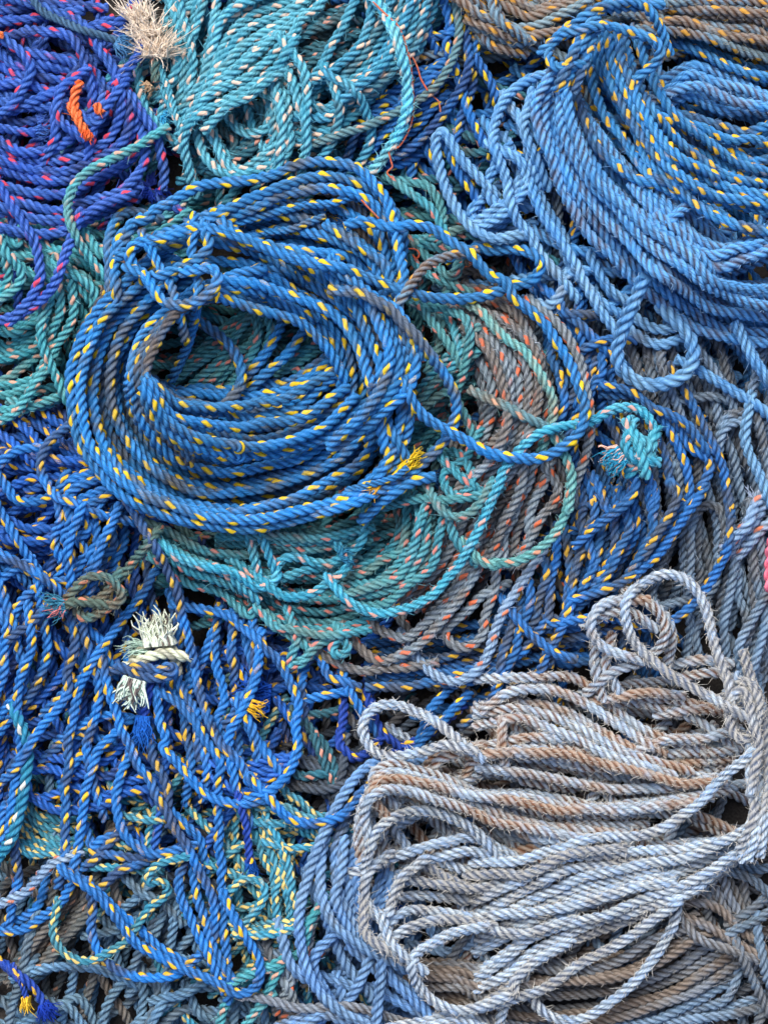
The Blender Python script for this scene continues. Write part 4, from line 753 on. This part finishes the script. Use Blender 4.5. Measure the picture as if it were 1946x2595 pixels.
CYN.add('shaft', 't20 110,1480 160,1590 t30 170,20 150,250 120,400 70,540 -10,660')

# ---- the big central coil ------------------------------------------------------------------------------
MC = Thing('rope_coil', 'main', 5, 'big round blue rope coil with bright yellow flecks lying on top in the centre', 'rope')
OUT = 'v 330,560 240,640 190,710 162,790 158,870 170,950 205,1010 262,1070 340,1115 430,1140 520,1146 620,1128 720,1098 800,1060 860,990 890,900 885,820 850,740 780,670 700,610 600,560'
INN = 'v 430,650 370,690 330,740 310,800 315,860 345,920 400,970 480,995 560,985 640,965 690,925 725,880 735,820 725,760 690,710 620,660 500,640'
MC.bundle(7, OUT, INN, jit=6, dl=-.6, st='mainb')
MC.bundle(8, OUT, INN, jit=4, dl=0)
MC.bundle(7, OUT, INN, jit=4, dl=.3)
INN2 = 'v 470,640 400,660 350,700 318,750 300,800 305,860 335,925 390,978'
MC.bundle(3, 'v 430,640 370,690 335,740 318,800 322,860 345,910 385,950', INN2, jit=4, dl=.32, st='mainb')
MC.bundle(7, 't01 -150,1350 150,1210 420,1110 700,1120 900,1270 990,1480', 't01 -150,1480 150,1450 350,1490 600,1570 760,1690', jit=7, dl=.3, st='mainb')
MC.bundle(6, 't01 -100,1400 150,1300 420,1230 650,1280 850,1430 930,1600', 't01 60,1480 300,1530 500,1590 640,1690 760,1800', jit=6, dl=.33)
MC.bundle(4, 't11 940,420 1040,560 1080,720 1040,880 940,1010 800,1130 650,1230', 't11 820,520 900,680 900,820 860,940 760,1060 640,1150', jit=5, dl=.55)
MC.bundle(4, 't11 560,240 700,420 800,600 860,780 830,960 740,1100', 't11 640,200 800,380 920,560 960,740 960,920 900,1090 960,1250', jit=5, dl=.45)
MC.bundle(6, 't10 900,1010 1010,1160 1180,1260 1450,1330 t11 0,1340 200,1340 400,1290 560,1210 690,1080', 't10 950,900 1060,1000 1250,1010 1500,1000 t11 100,980 300,960 500,870', jit=5, dl=.34)
# turns low in the middle of the coil
MC.bundle(9, 't10 930,860 1060,920 1200,905 1400,910 1640,890 t11 260,890 400,820 560,720', 't10 950,960 1060,1130 1200,1230 1450,1300 t11 0,1310 200,1310 400,1260 560,1180 640,1080', jit=4, dl=-.2)
MC.turn('t11 250,560 180,700 60,840', 't11 380,600 290,720 150,850', 't10 1220,520 1300,580 1390,660 1440,760 1450,860 1420,930 1360,1000 1280,1070 1180,1130 1080,1170 1000,1170', dl=.1)
# upper messy arcs
MC.turn('t00 1000,1480 1200,1440 1400,1480 t01 60,1500 200,1560 330,1640', 't01 0,1450 150,1490 330,1500 480,1560 600,1659', 't01 -60,1340 120,1300 300,1290 480,1340 600,1420 700,1500', 't01 -200,1300 0,1250 150,1250 300,1230 420,1250', 't01 330,1500 520,1520 660,1540 740,1620', 't00 1080,1600 1300,1570 1500,1590 1659,1620', 't00 1190,1330 1300,1270 1450,1240 1600,1210', 't01 850,1390 880,1480 900,1600', 't01 930,1390 960,1500 950,1640', dl=.35)
MC.turn('t10 1340,260 1450,220 1600,200 t11 100,200 230,250 340,330', 't10 1320,330 1450,310 1600,340 t11 60,330 200,370 380,460', 't11 400,150 500,230 600,330 680,420', 't11 600,210 700,290 780,340', dl=.4)
MC.turn('t01 0,1345 200,1285 400,1235 560,1220 650,1190 720,1165', dl=.6, ends='b', r=11).tuft('t01 690,1175', '740,1150', 30, 70, (50, 120, 190), spread=.5)
MC.turn('t01 -20,1300 120,1240 260,1170 380,1150 520,1130 640,1150 740,1180 830,1240 900,1330 960,1450 980,1560', dl=.6)
MC.turn('t01 -150,1310 0,1230 150,1170 300,1110 420,1070 560,1060 680,1080 800,1130 880,1200 950,1290 1000,1400 990,1520', dl=.75)
MC.turn('t00 660,1659 655,1520 670,1400 720,1300 800,1270 870,1290', 't00 700,1720 690,1560 720,1420 780,1370', dl=.5)
MC.turn('t00 760,1410 800,1330 880,1320 920,1270 1000,1230 1080,1180 1200,1120 1350,1100 1500,1080 1659,1045 t01 350,990 480,970 600,980 720,1010 780,1060 840,1120 900,1200 930,1290 960,1400 985,1550 t11 1000,250 980,360', dl=.9)
MC.turn('t11 440,-20 560,10 640,40 740,90 810,150 860,240', 't01 620,1400 750,1480 860,1560 t11 900,200 930,290', dl=.7)
MC.turn('t00 790,1500 900,1450 1000,1400 1120,1370 1250,1370 1400,1400 1520,1450 1659,1520 t01 400,1570 560,1600 700,1625 t11 730,220 830,260 950,310 1050,345 1200,370 1400,375 1560,330 1659,290 t12 230,270 290,190 270,120 190,80 100,70 0,80 t11 1450,60 1350,100', dl=1.0)
MC.turn('t11 1340,100 1250,120 1150,170 1080,250 1030,320', dl=1.05, st='brown', r=13)
MC.turn('t01 -20,1390 60,1460 180,1470 260,1500 350,1530 430,1560 560,1600 t11 600,210 700,270 790,340 870,390 960,450 1040,560 1080,640', dl=.8)
MC.turn('t11 0,270 130,280 250,330 400,380 520,430 620,500 680,580 740,680 780,800', 't11 -20,390 100,430 250,470 380,520 480,600 560,690 610,780', dl=.65)
MC.turn('t11 660,330 760,340 830,380 920,430 1000,520 1080,600 1140,680 1200,770 1260,860 1310,960 1320,1060 1280,1170 1210,1270 1130,1350 1040,1420 900,1500 700,1600 560,1640', dl=1.15)
# the long throw to the right and back
MC.turn('t01 640,1360 740,1330 850,1345 960,1370 1050,1355 1150,1370 1230,1410 1300,1460 1390,1510 1450,1580 1530,1659 t11 1610,260 t12 130,370 220,440 320,530 390,640 450,730 500,830 535,930 560,1040 540,1140 480,1220 380,1290 270,1330 150,1330 0,1310 t11 1420,1250 1310,1190 1200,1130 1130,1080 1070,1010 1030,930', dl=1.3, ends='a')
MC.tuft('t01 660,1355', '590,1300', 50, 120, (50, 120, 195), spread=.45, base=12, rgb2=(244, 205, 60))
MC.add('unlaid_strand', 't01 200,1390 330,1375 430,1340 540,1300', r=10, dl=.95, ends='b')
# lower right frayed ends
MC.turn('t11 820,1640 900,1560 1000,1500 1100,1455 1200,1440', dl=1.2, ends='b').tuft('t11 1190,1440', '1250,1450', 36, 110, (58, 120, 186), spread=.3, base=13)
MC.add('unlaid_strand', 't11 760,1500 880,1470 960,1440 1030,1380', r=9, dl=1.25, ends='b').tuft('t11 940,1450', '1150,1255', 100, 34, (246, 208, 50), part='yellow_yarn', spread=.07, base=5, curl=.08, w=1.6)
MC.tuft('t11 1000,1420', '1150,1330', 60, 60, (56, 116, 184), spread=.15, base=7)
MC.tuft('t11 850,1490', '800,1570', 40, 26, (240, 180, 50), part='yellow_yarn', spread=.12, base=5)
# knot at the upper left
MC.turn('t10 1160,-30 1150,100 1180,200 1200,300 1180,440 1150,580 1110,690 1070,770', 't10 900,60 960,180 1020,280 1060,400 1090,520', dl=1.15, r=13)
MC.turn('t10 820,200 780,140 790,60 860,30 960,20 1080,-20', dl=1.0)
MC.add('knot', 't10 1250,10 1260,60 1180,140 1050,200 930,240 850,210', dl=1.4)
MC.add('knot', 't10 1190,200 1270,190 1310,250 1265,335 1150,400 1050,410 960,375 920,310', dl=1.45)
MC.tuft('t00 1150,1400', '1150,1290', 26, 50, (56, 118, 190), spread=.5).tuft('t00 840,1480', '800,1430', 30, 50, (56, 118, 190), spread=.5)
ST['main']['r'] = 14.5
MT = Thing('twine', 'twine', 6.6, 'short orange twine scrap in the gap above the central coil', 'twine', 'orange twine scraps')
MT.add('strand', 't01 750,1205 800,1260 850,1310', ends='ab', jit=1, r=2.6)
MT2 = Thing('twine', 'twine', 6.6, 'curled orange twine scrap on dark teal rope right of the central coil', 'twine', 'orange twine scraps')
MT2.add('strand', 't11 1020,70 1070,75 1095,100 1080,130 1060,110', ends='ab', jit=1, r=2.4)

# ---- small knotted ends ---------------------------------------------------------------------------------
KN = Thing('rope_end', 'gknot', 5.5, 'greenish brown knotted rope end with teal and pink frayed tip at the left', 'rope')
KN.add('shaft', 't20 900,410 860,460 800,530 740,610 700,640', jit=0).add('knot', 't20 430,720 480,660 560,615 650,630 720,690 730,760 660,800 580,850 510,870 460,820 480,760 560,770 640,720 680,660', dl=.1, jit=0)
KN.add('shaft', 't20 560,780 480,770 420,780 370,800', dl=.25, ends='b', jit=0).tuft('t20 380,800', '270,820', 48, 110, (60, 130, 160), spread=.5, base=14, rgb2=(222, 130, 130), dl=.6)
MK = Thing('rope_end', 'mint', 5.8, 'pale mint rope knotted with a burst of loose cream ends', 'rope')
MK.add('knot', 't20 820,1100 870,1030 960,1020 1040,1060 1050,1110', jit=0).add('knot', 't20 1050,1090 980,1080 900,1100 830,1130', dl=.1, jit=0)
MK.add('tail', 't20 810,1220 800,1290', dl=-.2, r=15, jit=0, ends='b')
MK.tuft('t20 960,1020', '940,790', 80, 100, (236, 244, 226), spread=.2, base=26, rgb2=(120, 110, 104), w=2.4, dz=10, curl=.22).tuft('t20 880,1040', '730,1040', 70, 26, (190, 218, 205), spread=.4, base=14, w=1.3).tuft('t20 810,1250', '770,1390', 62, 80, (218, 238, 226), spread=.25, base=20, rgb2=(110, 100, 100), w=2.4, dz=8, dl=.2)
BK = Thing('rope_end', 'royal', 5.6, 'blue rope knotted around the mint rope with a long frayed blue tail', 'rope')
BK.add('knot', 't20 770,1170 850,1160 950,1180 1040,1150 1030,1210 940,1230 850,1220 790,1190', jit=0, dl=.3).add('unlaid_strand', 't20 900,1220 890,1330 870,1420 860,1480', r=13, jit=0, st='deep', ends='b')
BK.tuft('t20 865,1470', '850,1610', 66, 170, (28, 104, 200), spread=.16, base=13)
CT = Thing('rope_end', 'gbrown', 4.6, 'fluffy cream rope end tuft beside the violet coil at the top', 'rope')
CT.add('shaft', 't00 940,500 930,420 940,330 930,260', ends='ab', jit=0, r=12, st='gknot').tuft('t00 930,330', '940,180', 46, 340, (244, 226, 206), spread=.6, base=22, w=1.3, curl=1.1, dz=4, lift=.05).tuft('t00 850,120', '790,-20', 46, 180, (246, 230, 212), spread=.5, base=18, w=1.3, curl=.9, dz=4, lift=.05).tuft('t00 890,210', '850,60', 44, 200, (246, 230, 212), spread=.6, base=20, w=1.3, curl=.9, dz=2, lift=.05).tuft('t00 900,520', '860,560', 22, 50, (190, 160, 130), part='whipping', spread=.5)
PK = Thing('rope_strand', 'pink', 4.5, 'hot pink rope with violet flecks just entering at the right edge', 'rope')
PK.add('shaft', 't22 1730,330 1684,430 1674,580 1680,690 1740,840', jit=0)


# ------------------------------------------------------------------ lay everything, bottom first
def near_edge(p):
    return p[0] < 45 or p[1] < 45 or p[0] > 1946 - 45 or p[1] > 2595 - 45

def do_job(job):
    layer, seq, th, part, pts, o = job
    if isinstance(part, tuple):
        return do_tuft(th, th.tufts[part[1]])
    st = ST[o['st'] or th.style]; r = o['r'] or st['r']
    pts = np.array(pts, float)
    buried = o['merge'] == 'buried_turns'
    jit = o['jit']
    dive = [True, True]
    for e, (i0, i1) in enumerate(((0, 1), (-1, -2))):
        if ('a', 'b')[e] in o['ends']: dive[e] = False; continue
        d = pts[i0] - pts[i1]; d = d / (np.hypot(*d) + 1e-9)
        ext = 110. if near_edge(pts[i0]) else 46.
        if near_edge(pts[i0]): dive[e] = False
        q = (pts[i0] + d * ext)[None]
        pts = np.vstack([q, pts]) if e == 0 else np.vstack([pts, q])
    c = catmull(pts)
    ds = 5.0 if buried else 3.6
    if r < 6: ds = 2.5
    c, L = resample(c, ds=ds)
    if jit > 0:
        s = np.arange(len(c)) * ds
        t = np.gradient(c, axis=0); t /= np.hypot(t[:, 0], t[:, 1])[:, None] + 1e-9
        a = random.random() * 50
        off = jit * (.6 * np.sin(s / 61. + a) + .4 * np.sin(s / 27. + a * 3))
        c = c + np.stack([-t[:, 1], t[:, 0]], 1) * off[:, None]
        c, L = resample(c, ds=ds)
    # soften corners tighter than the rope can bend
    if r > 6: c = np.stack([gauss(c[:, 0], 2.5), gauss(c[:, 1], 2.5)], 1); 
    z = lay(c, r, dive[0], dive[1])
    rnd = random.random()
    V, F, U, R, (cen, Nn, Bb, RR) = rope_mesh(c[:, 0], c[:, 1], z, r, rnd)
    key = o['merge'] or ('%s#%d' % (part, seq))
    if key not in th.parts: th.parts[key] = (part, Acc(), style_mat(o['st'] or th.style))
    acc = th.parts[key][1]
    acc.add(V, F, U, R)
    # round off the two ends
    for e, i in ((0, 0), (1, len(cen) - 1)):
        ring = V[i * NP:(i + 1) * NP]
        tip = cen[i] + (cen[i] - cen[1 if e == 0 else -2]) * 1.0
        Vc = np.vstack([ring, cen[i] + (ring - cen[i]) * .55 + (tip - cen[i]) * .9, np.repeat((tip)[None], NP, 0)])
        fs = []
        for q in range(2):
            for k in range(NP):
                k2 = (k + 1) % NP
                f4 = (q * NP + k, q * NP + k2, q * NP + NP + k2, q * NP + NP + k)
                fs.append(f4 if e == 1 else f4[::-1])
        Uc = np.full((len(fs) * 4, 2), .5); Uc[:, 0] = 0.9
        acc.add(Vc, np.array(fs), Uc, np.full(len(Vc), rnd))
    # broken fibres standing off the rope
    dens = st['fuzz'] * (.25 if buried else 1.)
    nf = int(L * dens * 1.5)
    if nf > 0:
        i = rng.integers(0, len(cen), nf); a = rng.uniform(-.35, 3.5, nf)
        rad = Nn[i] * np.cos(a)[:, None] + Bb[i] * np.sin(a)[:, None]
        root = cen[i] + rad * RR * .86
        tang = np.gradient(cen, axis=0)[i]; tang /= np.linalg.norm(tang, axis=1)[:, None] + 1e-9
        dr = rad * rng.uniform(.15, 1., nf)[:, None] + tang * rng.choice([-1, 1], nf)[:, None] * rng.uniform(.3, 1.2, nf)[:, None]
        ln = rng.gamma(2.2, 3.2, nf).clip(2, 24) * S
        w = rng.uniform(.45, 1.0, nf) * S
        fk = 'fuzz'
        if fk not in th.parts: th.parts[fk] = ('loose_fibres', Acc(), fibre_mat(st['fz']))
        th.parts[fk][1].add(*blades(root, dr, ln, w, rnd, droop=.1, seg=2, curl=.5))

def do_tuft(th, t):
    spec, toward, length, n, rgb, spread, base, part, w, rgb2, lift, curl, dz = t
    b = P(spec)[0]; q = P(spec.split()[0] + ' ' + toward)[0]
    d = q - b; d = d / np.hypot(*d)
    j, i = int((b[1] - GY0) / CELL), int((b[0] - GX0) / CELL)
    h = HM[j - 3:j + 4, i - 3:i + 4].max() - 9 + dz
    x, y, z = to_world(b[0], b[1], h)
    d3 = np.array([d[0], -d[1], 0.])
    side = np.array([d[1], d[0], 0.])
    for m_, colr in enumerate((rgb, rgb2)):
        if colr is None: continue
        nn = n if m_ == 0 else max(6, n // 4)
        roots = np.array([x, y, z]) + side[None] * rng.uniform(-1, 1, nn)[:, None] * base * S + np.array([0, 0, 1.])[None] * rng.uniform(-.7, .9, nn)[:, None] * base * S - d3 * 6 * S
        nc = max(4, nn // 9); ci = rng.integers(0, nc, nn)
        cs = rng.normal(0, spread, nc)[ci] + rng.normal(0, spread * .22, nn); cz = (lift + rng.normal(0, spread * .6, nc))[ci] + rng.normal(0, spread * .2, nn)
        co = rng.uniform(-1, 1, nc)[ci]
        roots += side[None] * ((co - 0) * base * S * .5)[:, None]
        dirs = d3[None] + side[None] * cs[:, None] + np.array([0, 0, 1.])[None] * cz[:, None]
        ln = length * S * rng.uniform(.55, 1.1, nn)
        A = Acc(); A.add(*blades(roots, dirs, ln, np.full(nn, 1.7 * w * S) * rng.uniform(.7, 1.3, nn), random.random(), droop=.3, seg=7, curl=curl, kink=.14))
        if m_ == 0:     # matted yarn at the root
            q2 = max(10, nn // 4); sel = rng.integers(0, nn, q2)
            A.add(*blades(roots[sel] - np.array([0, 0, .5 * base * S]), dirs[sel], ln[sel] * .75, np.full(q2, 3.2 * w * S), random.random(), droop=.3, seg=4, curl=curl * .6))
        key = '%s#t%d%d' % (part, len(th.parts), m_)
        th.parts[key] = (part if m_ == 0 else 'contrast_yarn', A, fibre_mat(colr))
        best, bd = None, .02
        for k2, (pn, a2, _) in th.parts.items():
            if pn in ('tail', 'shaft', 'unlaid_strand', 'knot', 'strand', 'turn', 'loop'):
                dd = np.linalg.norm(a2.V[0] - np.array([x, y, z]), axis=1).min()
                if dd < bd: best, bd = k2, dd
        if best: th.sub[key] = best

JOBS.sort(key=lambda j: (j[0], j[1]))
for jb in JOBS: do_job(jb)

for th in THINGS:
    if not th.parts: continue
    allv = [np.vstack(a.V) for (_, a, _) in th.parts.values()]
    cat = np.vstack(allv)
    org = np.array([cat[:, 0].mean(), cat[:, 1].mean(), 0.0])
    if len(th.parts) == 1:
        (pn, a, m) = list(th.parts.values())[0]
        o = a.build(th.name, m, None, org); o.location = org
    else:
        o = bpy.data.objects.new(th.name, None); COL.objects.link(o); o.location = org
        o.empty_display_size = .02
        made = {}
        for key, (pn, a, m) in th.parts.items():
            c = a.build(pn, m, o, org); made[key] = c
            if pn in ('loose_fibres', 'buried_turns'): c['kind'] = 'stuff'
    if len(th.parts) > 1:
        for key, par in th.sub.items(): made[key].parent = made[par]
    o['label'] = th.label; o['category'] = th.cat
    if th.group: o['group'] = th.group

# ------------------------------------------------------------------ ground under the heap
g = bpy.data.meshes.new('ground')
w, hgt = 2.2, 2.4
g.from_pydata([(-w, -hgt, 0), (w, -hgt, 0), (w, hgt, 0), (-w, hgt, 0)], [], [(0, 1, 2, 3)])
go = bpy.data.objects.new('ground', g); COL.objects.link(go); go['kind'] = 'structure'
gm = plain_mat('dark_deck', (58, 54, 52), .4, .85); g.materials.append(gm)

# ------------------------------------------------------------------ light
world = bpy.data.worlds.new('World'); SC.world = world; world.use_nodes = True
nt = world.node_tree; bg = nt.nodes['Background']
sky = nt.nodes.new('ShaderNodeTexSky'); sky.sky_type = 'NISHITA'; sky.sun_disc = False
EL, AZ = math.radians(58), math.radians(-25)
sky.sun_elevation = EL; sky.sun_rotation = AZ; sky.air_density = 1.0; sky.dust_density = 4.0; sky.ozone_density = 1.0
nt.links.new(sky.outputs[0], bg.inputs[0]); bg.inputs[1].default_value = .09
sl = bpy.data.lights.new('overcast_sun', 'SUN'); sl.energy = 1.5; sl.angle = math.radians(32); sl.color = (1., .985, .90)
so = bpy.data.objects.new('overcast_sun', sl); COL.objects.link(so)
from mathutils import Vector
dv = Vector((math.sin(AZ) * math.cos(EL), math.cos(AZ) * math.cos(EL), math.sin(EL)))
so.rotation_euler = dv.to_track_quat('Z', 'Y').to_euler(); so.location = dv * 3

# ------------------------------------------------------------------ camera
cd = bpy.data.cameras.new('camera'); cam = bpy.data.objects.new('camera', cd); COL.objects.link(cam)
cam.location = (0, 0, CAMH); cam.rotation_euler = (0, 0, 0)
cd.sensor_fit = 'AUTO'; cd.sensor_width = 36.0
cd.lens = 36.0 * CAMH / (2595 * S); cd.clip_start = .01; cd.clip_end = 50
SC.camera = cam
vs = SC.view_settings; vs.view_transform = 'Standard'; vs.look = 'None'; vs.gamma = 1; vs.use_curve_mapping = False
vs.exposure = 0.9
